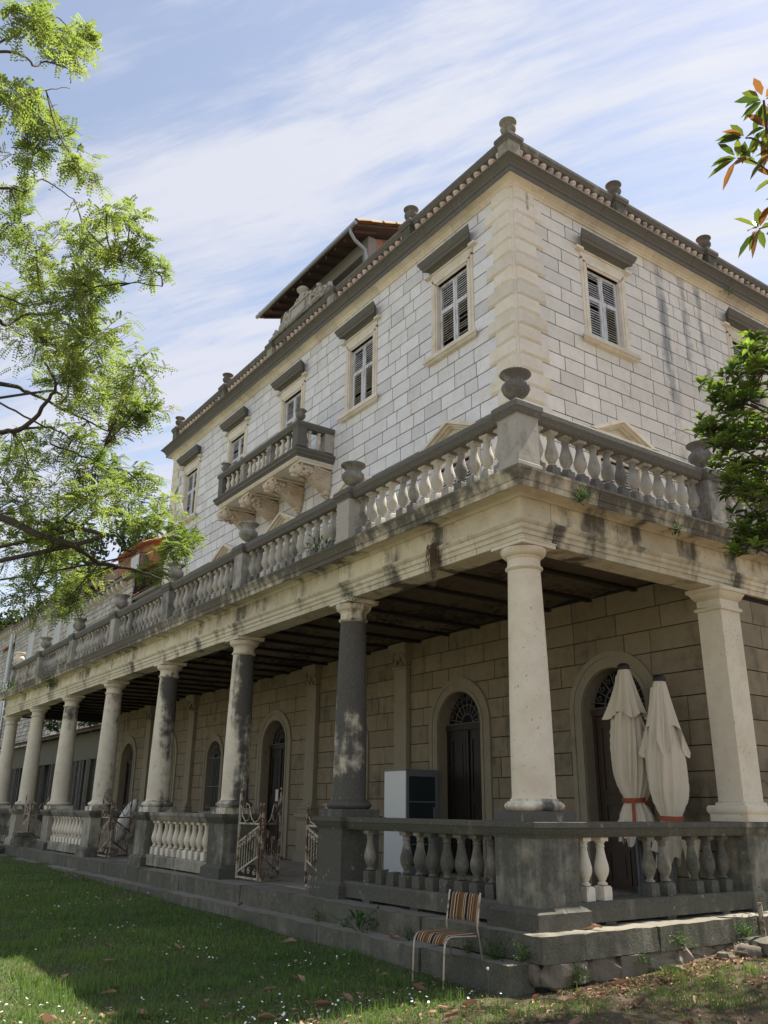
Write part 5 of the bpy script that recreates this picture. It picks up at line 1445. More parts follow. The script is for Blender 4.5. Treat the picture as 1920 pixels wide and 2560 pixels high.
def pad(nm, nx_, ny_, fn):
    mb = MB(); vs = []; fs = []
    for k, sg in enumerate((1, -1)):
        for j in range(ny_+1):
            for i in range(nx_+1): vs.append(fn(i/nx_, j/ny_, sg))
    N1 = (nx_+1)*(ny_+1)
    for k in range(2):
        for j in range(ny_):
            for i in range(nx_): a = k*N1+j*(nx_+1)+i; fs.append((a, a+1, a+nx_+2, a+nx_+1))
    for i in range(nx_): fs += [(i, i+1, N1+i+1, N1+i), (ny_*(nx_+1)+i, ny_*(nx_+1)+i+1, N1+ny_*(nx_+1)+i+1, N1+ny_*(nx_+1)+i)]
    for j in range(ny_): fs += [(j*(nx_+1), (j+1)*(nx_+1), N1+(j+1)*(nx_+1), N1+j*(nx_+1)), (j*(nx_+1)+nx_, (j+1)*(nx_+1)+nx_, N1+(j+1)*(nx_+1)+nx_, N1+j*(nx_+1)+nx_)]
    mb.add(vs, fs); c_(nm, mb, 'fabric', smooth=True)
def e_(u, p=.12): return min(1, (min(u, 1-u)/p))**.5 if 0 < u < 1 else 0
def seatf(u, v, sg):
    x = -.222+.444*u; y = -.205+.42*v; drop = .055*max(0, 1-v/.16)**2
    return (x, y, .440-drop-.012*math.sin(math.pi*u)+sg*(.006+.017*e_(u)*e_(v)))
pad('seat', 20, 20, seatf)
def backf(u, v, sg):
    x = -.222+.444*u; z = .545+.255*v; y = .232+.05*v+.035*math.sin(math.pi*u)
    return (x, y-.004+sg*(.006+.014*e_(u)*e_(v)), z)
pad('backrest', 20, 12, backf)

# ================================================================== upturned hull leaning on the wall, carved stone blocks, post and basin
hl = thing('boat_hull', 'white ribbed boat hull leaning against the porch wall behind the folded gate', 'boat', (-22.1, 3.25, 0))
mb = MB(); vs = []; fs = []; n = 20; SEG = 16
for i in range(n+1):
    t = i/n; r_ = .40*math.sin(math.pi*min(max(t*.94+.03, 0), 1))**.6
    for k in range(SEG):
        a = 2*math.pi*k/SEG; vs.append((-1.0+2.0*t+.0, r_*math.cos(a)*.45-.02, .05+1.22*t+r_*math.sin(a)*(1+.02*(k % 2))))
for i in range(n):
    for k in range(SEG): fs.append((i*SEG+k, i*SEG+(k+1) % SEG, (i+1)*SEG+(k+1) % SEG, (i+1)*SEG+k))
fs += [tuple(range(SEG)), tuple(n*SEG+k for k in range(SEG))]
mb.add(vs, fs); mb.build('hull', M['kayak'], hl, smooth='all')
for k in range(7):
    mb = MB(); t = .2+.1*k; r_ = .405*math.sin(math.pi*min(max(t*.94+.03, 0), 1))**.6
    mb.tube([(-1.0+2.0*t, r_*math.cos(a)*.45-.02, .05+1.22*t+r_*math.sin(a)) for a in [math.pi+.3+math.pi*q/12 for q in range(11)]], .012, 5); mb.build('rib', M['kayak'], hl)
for k, (x, y, z, sx, sy, sz, l) in enumerate(((-21.1, -.10, 0, .55, .38, .30, 'lower carved stone block stacked beside the far pedestal'), (-21.12, -.10, .302, .62, .44, .10, 'flat carved stone slab lying on the block beside the far pedestal'))):
    mb = MB(); rough_block(mb, -sx/2, sx/2, -sy/2, sy/2, 0, sz, n=4, m=3, amp=.015, seed=50+k); o = mb.build('stone_block', M['grey'], None); o.location = (x, y, z); tag(o, l, 'stone block')
mb = MB(); rough_block(mb, -.9, .9, -.35, .35, 0, .07, n=6, m=3, amp=.02, seed=77); o = mb.build('stone_slab', M['step'], None); o.location = (-23.2, -.75, H(-23.2, -.75)+.08); o.rotation_euler = (R(7), R(-3), R(8)); tag(o, 'tilted flat stone slab lying on the lawn at the far end of the steps', 'stone slab')
ps = thing('rusty_post', 'short rusty iron post standing in a stone base at the right edge', 'post', (.52, 3.02, H(.52, 3.02)))
mb = MB(); mb.tube([(0, 0, .12), (-.015, .01, .48)], .028, 8); mb.build('post', M['gate_rust'], ps, smooth=True)
mb = MB(); mb.lathe(.02, 0, [(.24,-.02),(.25,.06),(.22,.10),(.10,.125),(.02,.13)], 18, gf=lambda c, s, z: .2); mb.build('stone_base', M['step'], ps, smooth=True)
for k, (x, y, s) in enumerate(((.62, 2.55, .12), (.85, 2.75, .16), (.50, 2.30, .07), (1.05, 3.1, .15), (.42, 1.55, .06))):
    mb = MB(); v, f = lump(0, 0, s*.35, s*1.3, s, s*.6, 60+k, 9, 6); mb.add(v, f, g=.1); o = mb.build('loose_stone', M['rubble'], None, smooth=True); o.location = (x, y, H(x, y))
    tag(o, ('mossy loose stone beside the rusty post', 'largest loose stone in front of the rusty post', 'small pale stone close to the platform edge', 'rounded stone at the right picture edge', 'tiny stone lying at the foot of the rubble footing')[k], 'stone')

# ================================================================== background: low outbuilding and town houses at the left
lo = thing('outbuilding', 'low lean-to building with tiled eaves and dark openings beyond the portico', 'outbuilding', (-27.8, 5.0, -.3))
def l_(nm, mb, mt, par=None, **k):
    mb.v = [(a+27.8, b-5.0, c+.3) for a, b, c in mb.v]; return mb.build(nm, M[mt], par or lo, **k)
mb = MB(); mb.box(-52, -26.65, 5.0, 5.25, 3.10, 4.28); mb.box(-52, -26.65, 5.0, 5.25, -.3, .35)
l_('front_wall', mb, 'olive_plaster')
for k in range(9):
    mb = MB(); x = -27.0-2.9*k; mb.box(x-.16, x+.16, 4.96, 5.28, -.3, 3.12); l_('wall_pier', mb, 'olive_plaster')
mb = MB(); mb.box(-52, -26.65, 5.6, 5.7, -.3, 4.2); l_('dark_interior', mb, 'void')
mb = MB(); rs_ = random.Random(4)
for k in range(150):
    x = -27.3-rs_.uniform(0, 21); mb.tube([(x, 4.93, 3.08), (x+rs_.uniform(-.05, .05), 4.93, .2)], .010, 4)
    for q in range(3):
        zz_ = rs_.uniform(.3, 3.0); v, f = lump(x, 4.93, zz_, .03, .03, .04, k, 5, 3); mb.add(v, f)
l_('bead_curtain', mb, 'iron', kind='stuff')
mb = MB(); mb.prism([(4.62, 4.25), (7.2, 5.0), (7.2, 5.1), (4.62, 4.36)], -52, -26.7, 'x'); l_('eaves_board', mb, 'eaves_wood')
def tiled_plane(mb, x0, x1, y0, z0, y1, z1, pitch=.24, rows=10, amp=.05):
    n = int((x1-x0)/pitch*4); vs = []; fs = []
    for i in range(n+1):
        x = x0+(x1-x0)*i/n
        for j in range(rows*2+1):
            t = j/(rows*2); lift = .035 if j % 2 else 0
            vs.append((x, y0+(y1-y0)*t, z0+(z1-z0)*t+amp*abs(math.cos(i*math.pi/4))-lift))
    m_ = rows*2+1
    for i in range(n):
        for j in range(m_-1): fs.append((i*m_+j, (i+1)*m_+j, (i+1)*m_+j+1, i*m_+j+1))
    mb.add(vs, fs)
mb = MB(); tiled_plane(mb, -52, -26.7, 4.55, 4.37, 7.2, 5.12); l_('roof_tiles', mb, 'tile', kind='stuff')

def house(name, label, x0, x1, y, zb, ze, wall_mt, eave_mt, wins, stones=True, depth=9.0, roof=None, corbels=True, seed=1):
    h = thing(name, label, 'house', (x1, y, zb)); rs = random.Random(seed)
    def p_(nm, mb, mt, par=None, **k):
        mb.v = [(a-x1, b-y, c-zb) for a, b, c in mb.v]; return mb.build(nm, M[mt], par or h, **k)
    mb = MB(); mb.box(x0, x1, y+.06 if stones else y, y+depth, zb, ze); p_('wall', mb, 'mortar' if stones else wall_mt)
    if stones:
        mb = MB(); z = ze; rows = 0
        while z > zb+.5:
            hh = rs.uniform(.22, .34)
            a = x0
            while a < x1:
                L = rs.uniform(.22, .62); b = min(a+L, x1)
                if not any(w0-.05 < (a+b)/2 < w1+.05 and wz0-.05 < z-hh/2 < wz1+.05 for w0, w1, wz0, wz1 in wins):
                    mb.tint = rs.uniform(.72, 1.12); q = rs.uniform(0, .03)
                    mb.box(a+.022, b-.022, y-q, y+.08, z-hh+.035, z)
                a = b
            z -= hh; rows += 1
        p_('wall_stonework', mb, wall_mt, kind='stuff')
    for w0, w1, z0, z1 in wins:
        wn = sub(h, 'window')
        mb = MB()
        for b in ((w0-.12, w0, z0, z1), (w1, w1+.12, z0, z1), (w0-.12, w1+.12, z1, z1+.16), (w0-.18, w1+.18, z0-.14, z0)): mb.box(b[0], b[1], y-.06, y+.1, b[2], b[3])
        p_('window_frame', mb, 'plaster', wn)
        mid = (w0+w1)/2
        for a, b in ((w0+.01, mid-.01), (mid+.01, w1-.01)):
            mb = MB(); mb.box(a, b, y-.02, y+.02, z0, z1)
            n = int((z1-z0)/.10)
            for k in range(n): zc = z0+(z1-z0)*(k+.5)/n; mb.bar((a+.05, y-.045, zc), (b-.05, y-.045, zc), .02, .055)
            p_('shutter', mb, 'white_shutter', wn)
    mb = MB(); mb.box(x0-.25, x1+.25, y-.35, y+.1, ze, ze+.16); p_('eaves_slab', mb, 'plaster_grey')
    if corbels:
        n = int((x1-x0)/.75)
        for k in range(n):
            mb = MB(); xx = x0+.3+.75*k; mb.prism([(y-.33, ze-.02), (y-.33, ze-.14), (y-.22, ze-.30), (y+.02, ze-.42), (y+.02, ze-.02)], xx-.12, xx+.12, 'x'); p_('corbel', mb, 'plaster')
    rise = roof or 1.6
    mb = MB(); tiled_plane(mb, x0-.3, x1+.3, y-.42, ze+.17, y+depth*.5, ze+.17+rise*2.0, rows=12); p_('roof_tiles', mb, eave_mt, kind='stuff')
    mb = MB(); mb.prism([(y, ze+.16), (y+depth*.5, ze+.1+rise*2), (y+depth, ze+.16)], x0, x1, 'x'); p_('gable_wall', mb, 'plaster_grey')
    return h, p_
WINS_A = [(-56.9, -55.5, 10.5, 12.4), (-53.3, -52.0, 10.4, 12.3), (-50.0, -48.7, 10.3, 12.3), (-46.9, -45.7, 10.2, 12.2)]
hA, pA_ = house('stone_house', 'tall grey stone house with white shutters and corbelled eaves behind the far terrace', -61.5, -44.6, 7.0, -.2, 13.6, 'town_stone', 'tile_old',
      WINS_A+[ (-57.9, -56.8, 4.6, 6.6), (-51.2, -50.1, 4.6, 6.6), (-47.6, -46.5, 4.6, 6.6)], seed=2)
hB, pB_ = house('stone_house', 'lower grey stone wing with red plastered dormer, right of the tall stone house', -44.4, -35.6, 7.02, -.2, 12.3, 'town_stone', 'tile',
      [(-43.0, -42.0, 7.0, 9.0), (-38.6, -37.6, 7.2, 9.2), (-43.2, -42.2, 3.2, 5.6), (-40.5, -39.5, 3.2, 5.6), (-38.2, -37.2, 3.2, 5.6)], seed=3, roof=1.2)
# dormer of the wing
mb = MB(); mb.box(-40.6, -36.2, 7.7, 10.5, 12.3, 14.3); pB_('dormer_wall', mb, 'plaster_red')
mb = MB(); tiled_plane(mb, -41.0, -35.8, 7.3, 14.35, 10.5, 15.7, rows=8); pB_('dormer_tiles', mb, 'tile', kind='stuff')
wn = sub(hB, 'dormer_window')
for a, b in ((-38.1, -37.55), (-37.5, -36.95)):
    mb = MB(); mb.box(a, b, 7.60, 7.66, 12.55, 14.0)
    for k in range(13): zc = 12.62+.106*k; mb.bar((a+.05, 7.585, zc), (b-.05, 7.585, zc), .02, .055)
    pB_('shutter', mb, 'white_shutter', wn)
hC, pC_ = house('plaster_house', 'pale plastered house with an orange tiled roof tucked behind the left corner of the villa', -35.3, -27.0, 7.4, -.2, 11.1, 'plaster', 'tile', [], stones=False, corbels=False, seed=4, roof=1.5)
mb = MB(); mb.box(-34.0, -29.0, 8.4, 12.0, 11.3, 13.7); pC_('dormer_wall', mb, 'plaster_red')
mb = MB(); tiled_plane(mb, -34.4, -28.6, 8.0, 13.75, 11.5, 15.2, rows=8); pC_('dormer_tiles', mb, 'tile', kind='stuff')
hD, pD_ = house('stone_house', 'leftmost rough stone house with a bright orange tiled slope, cut by the picture edge', -84.0, -63.0, 7.2, -.2, 14.1, 'town_stone', 'tile',
      [(-70.5, -69.3, 7.6, 9.9), (-74.5, -73.3, 7.6, 9.9)], seed=6, roof=1.0)
mb = MB(); tiled_plane(mb, -66.5, -62.2, 6.9, 12.6, 10.6, 17.6, rows=14); pD_('side_slope_tiles', mb, 'tile', kind='stuff')
mb = MB(); mb.tube([(-61.9, 6.8, 13.4), (-61.9, 6.8, -.2)], .13, 8); pD_('downpipe', mb, 'white_shutter', smooth=True)
# ================================================================== trees
def unit(v): return v/np.maximum(np.linalg.norm(v, axis=-1, keepdims=True), 1e-9)
def blob_pts(n, c, rx, rz, ry=None):
    p = NP.normal(size=(n, 3)); p = unit(p)*(NP.random((n, 1))**.45)
    return np.array(c)+p*np.array([rx, ry or rx, rz])
def pinnate(bases, dirs, length, mat_name, leaflets=6, lw=.021, ll=.044, droop=.35, tint=None):
    """compound leaves: every leaf has pairs of small oval leaflets along a stalk"""
    n = len(bases); d = unit(dirs); up_ = np.tile(np.array([[0, 0, 1.0]]), (n, 1))
    side = unit(np.cross(d, up_)+NP.normal(size=(n, 3))*.25); nrm = unit(np.cross(side, d))
    quads = []; tints = []
    tb_ = NP.random(n) if tint is None else tint
    for k in range(leaflets):
        t = (k+1)/leaflets
        pos = bases+d*(length[:, None]*t)-up_*(droop*length[:, None]*t*t)
        for s in (-1, 1):
            ax = unit(side*s+d*.35-up_*NP.uniform(0, .35, (n, 1))); L = ll*(1.05-.35*abs(t-.45))
            w_ = np.cross(ax, nrm); w_ = unit(w_)*lw*(.9+.2*NP.random((n, 1)))
            a = pos; b = pos+ax*L*.5+w_*.5; c = pos+ax*L; e = pos+ax*L*.5-w_*.5
            quads.append(np.stack([a, b, c, e], 1)); tints.append(np.clip(tb_*.7+NP.random(n)*.3, 0, 1))
    return np.concatenate(quads).reshape(-1, 3), np.concatenate(tints)
LC = [(-2.3, -4.41, 7.58, .26, .16), (-2.16, -4.18, 7.72, .22, .16), (-2.54, -4.7, 7.25, .34, .18), (-2.26, -3.95, 7.48, .16, .14), (-1.63, -5.87, 8.60, .2, .2), (-2.94, -3.61, 5.95, .25, .22), (-3.31, -3.5, 5.09, .3, .2), (-3.78, -4.32, 4.40, .4, .25), (-3.28, -2.83, 4.45, .22, .16), (-0.64, -6.01, 8.74, 0.35, 0.23), (-0.88, -5.76, 9.01, 0.42, 0.24), (-1.99, -5.36, 9.85, 0.3, 0.27), (-1.39, -5.29, 9.65, 0.16, 0.1), (-1.2, -5.94, 8.16, 0.26, 0.23), (-2.12, -5.61, 8.34, 0.38, 0.38), (-2.05, -5.34, 8.56, 0.38, 0.32), (-1.5, -5.15, 7.93, 0.27, 0.21), (-2.98, -5.59, 8.47, 0.2, 0.13), (-1.58, -4.76, 7.53, 0.29, 0.18), (-2.08, -4.36, 7.91, 0.25, 0.16), (-2.56, -4.72, 7.91, 0.26, 0.16), (-2.59, -5.56, 7.69, 0.31, 0.31), (-3.01, -5.19, 7.7, 0.52, 0.26), (-3.15, -4.62, 8.03, 0.47, 0.27), (-4.1, -5.04, 7.67, 0.63, 0.42), (-2.54, -4.77, 6.88, 0.49, 0.43), (-3.12, -4.33, 7.56, 0.26, 0.33), (-3.78, -4.88, 6.86, 0.66, 0.4), (-2.72, -4.44, 6.5, 0.55, 0.37), (-2.07, -4.09, 5.95, 0.28, 0.28), (-4.36, -3.64, 6.73, 0.56, 0.35), (-2.9, -3.78, 5.83, 0.24, 0.18), (-3.03, -4.58, 6.09, 0.61, 0.37), (-4.84, -4.57, 5.59, 0.76, 0.34), (-3.93, -4.27, 5.62, 0.58, 0.19), (-3.69, -4.0, 5.28, 0.38, 0.32), (-4.73, -4.51, 4.97, 0.74, 0.4), (-2.8, -4.18, 4.54, 0.52, 0.29), (-4.18, -3.26, 5.14, 0.6, 0.33), (-3.45, -3.21, 4.55, 0.5, 0.25), (-2.74, -3.08, 4.16, 0.29, 0.17), (-4.61, -4.45, 4.36, 0.59, 0.33), (-5.22, -3.86, 4.28, 0.56, 0.35), (-3.66, -4.55, 3.48, 0.48, 0.3), (-4.55, -3.85, 3.75, 0.30, 0.22), (-4.41, -2.82, 4.27, 0.25, 0.12)]
LIMBS = [( 0.085 , [(-4.56, -6.16, 4.33), (-4.17, -5.07, 4.53), (-3.64, -4.45, 4.24), (-3.54, -4.13, 4.16), (-3.92, -3.69, 4.11), (-4.09, -3.24, 4.15), (-3.71, -2.95, 3.97)] ),
( 0.045 , [(-3.56, -4.13, 4.17), (-3.49, -4.11, 4.39), (-3.77, -3.74, 4.76), (-3.9, -3.25, 4.76), (-3.52, -2.92, 4.47), (-3.1, -2.88, 4.22)] ),
( 0.035 , [(-4.01, -4.37, 4.35), (-3.54, -4.29, 4.49), (-3.51, -4.01, 4.94), (-3.86, -3.92, 5.36)] ),
( 0.02 , [(-3.99, -3.67, 4.13), (-3.52, -3.51, 4.21), (-3.05, -3.31, 4.13), (-3.04, -3.04, 4.42)] ),
( 0.07 , [(-4.2, -6.35, 5.18), (-4.31, -5.17, 5.69), (-4.04, -4.84, 5.74), (-3.42, -4.73, 5.89), (-3.24, -4.69, 6.08), (-3.54, -4.85, 6.55)] ),
( 0.03 , [(-4.01, -4.84, 5.73), (-3.57, -4.57, 5.42), (-3.48, -4.12, 5.31), (-3.86, -3.64, 5.29)] ),
( 0.022 , [(-3.65, -5.73, 5.81), (-3.21, -5.28, 5.63), (-2.89, -4.9, 5.36), (-3.08, -4.64, 5.41), (-3.49, -4.32, 5.52), (-3.47, -4.15, 5.48), (-3.0, -4.07, 5.33)] ),
( 0.06 , [(-3.96, -6.52, 6.01), (-4.22, -5.17, 6.35), (-4.39, -4.79, 6.41), (-4.04, -4.36, 6.14), (-3.61, -3.9, 5.8)] ),
( 0.03 , [(-4.01, -4.86, 6.23), (-3.53, -4.54, 5.99), (-3.33, -4.5, 6.31), (-3.65, -4.49, 6.72), (-3.82, -4.73, 7.07)] ),
( 0.035 , [(-3.39, -6.63, 6.31), (-2.82, -5.63, 6.45), (-2.96, -5.41, 6.53), (-3.26, -5.13, 6.92), (-3.22, -4.82, 7.04), (-2.59, -4.59, 7.14), (-2.14, -4.25, 7.11), (-2.24, -3.82, 7.29)] ),
( 0.012 , [(-2.75, -4.08, 7.51), (-2.56, -4.04, 7.64), (-2.22, -4.43, 7.42)] ),
( 0.035 , [(-3.53, -6.93, 8.05), (-2.87, -5.79, 8.26), (-2.93, -5.43, 8.43), (-3.19, -5.25, 8.86), (-3.25, -4.81, 8.81)] ),
( 0.03 , [(-2.32, -7.19, 8.79), (-1.52, -6.18, 8.97), (-1.43, -5.94, 9.01), (-1.78, -5.73, 9.28), (-1.91, -5.62, 9.53), (-1.65, -5.39, 9.32), (-1.42, -5.39, 8.92)] ),
( 0.022 , [(-1.97, -6.16, 9.47), (-1.6, -6.09, 9.24), (-1.1, -5.86, 9.24), (-1.17, -5.69, 9.49), (-1.54, -5.45, 9.75), (-1.56, -5.16, 9.7)] ),
( 0.012 , [(-2.27, -6.33, 9.28), (-2.19, -6.03, 9.24), (-1.85, -5.8, 8.87), (-1.6, -5.6, 8.84), (-1.78, -5.33, 9.18)] ),
( 0.03 , [(-3.59, -5.99, 7.3), (-3.17, -5.49, 7.0), (-3.11, -5.17, 6.96), (-3.41, -4.92, 7.28)] )]
TB = Vector((-5.6, -8.6, 0))
ac = thing('acacia_tree', 'feathery green acacia tree reaching into the picture from the left over the lawn', 'tree', (TB.x, TB.y, H(TB.x, TB.y)))
def sm_path(pts, sub_=4, jit=.0, rs=None):
    P = [Vector(p) for p in pts]; out = []
    for i in range(len(P)-1):
        p0, p1, p2, p3 = P[max(i-1, 0)], P[i], P[i+1], P[min(i+2, len(P)-1)]
        for k in range(sub_):
            t = k/sub_; q = .5*((2*p1)+(-p0+p2)*t+(2*p0-5*p1+4*p2-p3)*t*t+(-p0+3*p1-3*p2+p3)*t**3)
            if rs: q += Vector((rs.uniform(-jit, jit), rs.uniform(-jit, jit), rs.uniform(-jit, jit)))
            out.append(q)
    out.append(P[-1]); return out
TL = Vector((TB.x, TB.y, H(TB.x, TB.y)))
def tr_(parent, nm, mb, mt, L=TL, **k):
    mb.v = [(a-L.x, b-L.y, c-L.z) for a, b, c in mb.v]; return mb.build(nm, M[mt], parent, **k)
rt_ = random.Random(31)
mb = MB(); mb.tube(sm_path([(TB.x, TB.y, -.6), (TB.x+.05, TB.y+.05, 1.0), (TB.x+.1, TB.y+.2, 2.6), (TB.x+.15, TB.y+.35, 4.2), (TB.x+.4, TB.y+.4, 6.2), (TB.x+.9, TB.y+.5, 8.4)], 4, .02, rt_), [.30-.22*k/20 for k in range(21)], 12); tr_(ac, 'trunk', mb, 'bark', smooth='all')
for r_, pts in LIMBS:
    st = Vector(pts[0]); zz_ = max(min(st.z-1.4, 8.2), 1.6); f_ = max(0, min(1, (zz_-1)/7.4))
    full = [(TB.x+.05+.75*f_, TB.y+.1+.4*f_, zz_)]+pts
    P = sm_path(full, 5, .012, rt_); mb = MB(); n = len(P)
    mb.tube(P, [max(.005, r_*(.72-.56*i/(n-1))) for i in range(n)], 8); tr_(ac, 'limb', mb, 'bark', smooth='all')
# twigs from limbs to the clusters and inside the clusters
tw = MB(); bases = []; dirs = []; leng = []; tin = []; sb = []; sd_ = []
limb_pts = [Vector(p) for r_, pts in LIMBS for p in sm_path(pts, 4)]
for (cx, cy, cz, rx, rz) in LC:
    c = Vector((cx, cy, cz)); near = min(limb_pts, key=lambda p: (p-c).length)
    nt = int((12+44*rx*rz*4)*(.62 if cz > 7.2 else .9))
    ctint = rt_.uniform(.1, .9)
    tw.tube(sm_path([near, near.lerp(c, .5)+Vector((rt_.uniform(-.06, .06), rt_.uniform(-.06, .06), rt_.uniform(-.05, .05))), c], 3), .009, 5)
    ends = blob_pts(nt, (cx, cy, cz), rx*1.22, rz*1.25, rx*1.25)
    for e in ends:
        e = Vector(e); st = c.lerp(e, rt_.uniform(0, .5)) if rt_.random() < .8 else near
        mid = st.lerp(e, .5)+Vector((rt_.uniform(-.03, .03), rt_.uniform(-.03, .03), rt_.uniform(-.01, .04)))
        tw.tube([st, mid, e], [.0045, .0035, .002], 3, cap=False)
        ax = (e-st).normalized()
        for k in range(7):
            t = .22+.78*k/6; p = st.lerp(e, t)
            dv = Vector((rt_.gauss(0, 1), rt_.gauss(0, 1), rt_.gauss(.0, .7))).normalized()*.9+ax*.6
            bases.append(p); dirs.append(dv); leng.append(rt_.uniform(.10, .19)); tin.append(min(1, max(0, ctint+rt_.gauss(0, .28))))
        if rt_.random() < .16:
            for q in range(16): sb.append(e+Vector((rt_.gauss(0, .035), rt_.gauss(0, .035), rt_.gauss(-.03, .04)))); sd_.append((rt_.gauss(0, 1), rt_.gauss(0, 1), rt_.gauss(-.3, 1)))
tr_(ac, 'twigs', tw, 'twig', kind='stuff')
v, t = pinnate(np.array(bases, dtype=float), np.array(dirs, dtype=float), np.array(leng), 'acacia', tint=np.array(tin))
v = v-np.array([TL.x, TL.y, TL.z]); link('foliage', np_mesh('foliage', v, 4, M['acacia'], t), ac, kind='stuff')
sb = np.array(sb, dtype=float); d = unit(np.array(sd_, dtype=float)); s_ = unit(np.cross(d, NP.normal(size=d.shape)))*.006
v = np.stack([sb, sb+d*.02+s_, sb+d*.045, sb+d*.02-s_], 1).reshape(-1, 3)-np.array([TL.x, TL.y, TL.z])
link('seed_pods', np_mesh('seed_pods', v, 4, M['acacia_seed'], NP.random(len(sb))), ac, kind='stuff')

def broad_leaves(bases, dirs, L, w_, mat, cup=.25, droop=.35, tint=None):
    """leaves of 3 x 2 quads: midrib fold and droop"""
    n = len(bases); d = unit(dirs); up_ = np.array([[0, 0, 1.0]])
    side = unit(np.cross(d, up_)+NP.normal(size=(n, 3))*.15); nrm = unit(np.cross(side, d)); L = np.asarray(L)[:, None]; w_ = np.asarray(w_)[:, None]
    ts = (0, .3, .68, 1.0); ws = (.06, .85, .80, .02); pts = []
    for t, q in zip(ts, ws):
        m_ = bases+d*L*t-up_*droop*L*t*t
        pts.append((m_-side*w_*q*.5+nrm*w_*cup*q, m_, m_+side*w_*q*.5+nrm*w_*cup*q))
    quads = []
    for a, b in zip(pts[:-1], pts[1:]):
        quads.append(np.stack([a[0], a[1], b[1], b[0]], 1)); quads.append(np.stack([a[1], a[2], b[2], b[1]], 1))
    v = np.concatenate(quads).reshape(-1, 3); tn = NP.random(n) if tint is None else tint
    return v, np.tile(tn, 6)
RC = [(1.99, 1.97, 6.32, 0.3, 0.18), (2.31, 1.59, 5.84, 0.34, 0.29), (1.5, 2.03, 6.02, 0.31, 0.19), (1.8, 2.02, 5.83, 0.36, 0.24), (1.39, 1.96, 5.57, 0.27, 0.18), (1.53, 2.27, 5.57, 0.43, 0.31), (1.94, 2.03, 5.24, 0.35, 0.35), (1.41, 2.28, 5.19, 0.37, 0.24), (1.55, 2.61, 5.04, 0.37, 0.37), (1.78, 1.69, 4.59, 0.34, 0.23), (1.4, 2.65, 4.61, 0.37, 0.31), (1.5, 2.18, 4.09, 0.29, 0.23), (1.63, 2.33, 4.25, 0.3, 0.24), (1.82, 1.56, 5.1, 0.17, 0.11)]
RCX = [(2.9, 2.6, 5.6, .6, .7), (3.2, 3.0, 6.2, .8, .7), (3.0, 3.6, 5.0, .8, .8), (3.6, 4.2, 6.4, .9, .8)]
lq = thing('glossy_leaf_tree', 'tree with whorls of long glossy leaves at the right edge before the terrace', 'tree', (3.0, 3.9, H(3.0, 3.9)))
LL_ = Vector((3.0, 3.9, H(3.0, 3.9)))
mb = MB(); mb.tube(sm_path([(3.0, 3.9, -.5), (2.95, 3.85, 1.2), (2.9, 3.6, 2.6), (2.7, 3.2, 3.8), (2.5, 2.9, 4.9), (2.4, 2.6, 5.8)], 4, .015, rt_), [.12-.09*k/20 for k in range(21)], 10); tr_(lq, 'trunk', mb, 'bark', L=LL_, smooth='all')
tw = MB(); hubs = []
trunk_pts = [Vector(p) for p in sm_path([(2.9, 3.6, 2.6), (2.7, 3.2, 3.8), (2.5, 2.9, 4.9), (2.4, 2.6, 5.8)], 4)]
for i, (cx, cy, cz, rx, rz) in enumerate(RC+RCX):
    c = Vector((cx, cy, cz)); near = min(trunk_pts, key=lambda p: (p-c).length+abs(p.z-c.z+.6))
    tw.tube(sm_path([near, near.lerp(c, .5)+Vector((0, 0, -.08)), c], 4, .01, rt_), [.022-.012*k/8 for k in range(9)], 6)
    for e in blob_pts(int(12+62*rx*rz), (cx, cy, cz), rx, rz, rx):
        e = Vector(e); tw.tube([c.lerp(e, .1), c.lerp(e, .55)+Vector((0, 0, -.03)), e], [.008, .006, .004], 4, cap=False); hubs.append(e)
tr_(lq, 'branches', tw, 'twig', L=LL_, kind='stuff')
bs = []; ds = []; Ls = []; Ws = []; ts = []
for h in hubs:
    n = rt_.randint(8, 12); bt = rt_.uniform(0, .9)**1.4
    ax = Vector((rt_.gauss(0, .35), rt_.gauss(-.1, .35), 1)).normalized()
    for k in range(n):
        a = 2.4*k; t = k/n; sp_ = 1.15-.75*t
        dv = ax*(.35+.9*t)+Vector((math.cos(a), math.sin(a), 0))*sp_
        bs.append(h+ax*.05*t); ds.append(dv); Ls.append(rt_.uniform(.15, .25)*(1.05-.35*t)); Ws.append(rt_.uniform(.042, .062)); ts.append(min(1, bt*.6+.65*t*t*rt_.uniform(.4, 1)))
v, t = broad_leaves(np.array(bs, dtype=float), np.array(ds, dtype=float), Ls, Ws, 'loquat', tint=np.array(ts))
v = v-np.array(LL_); link('foliage', np_mesh('foliage', v, 4, M['loquat'], t), lq, kind='stuff')

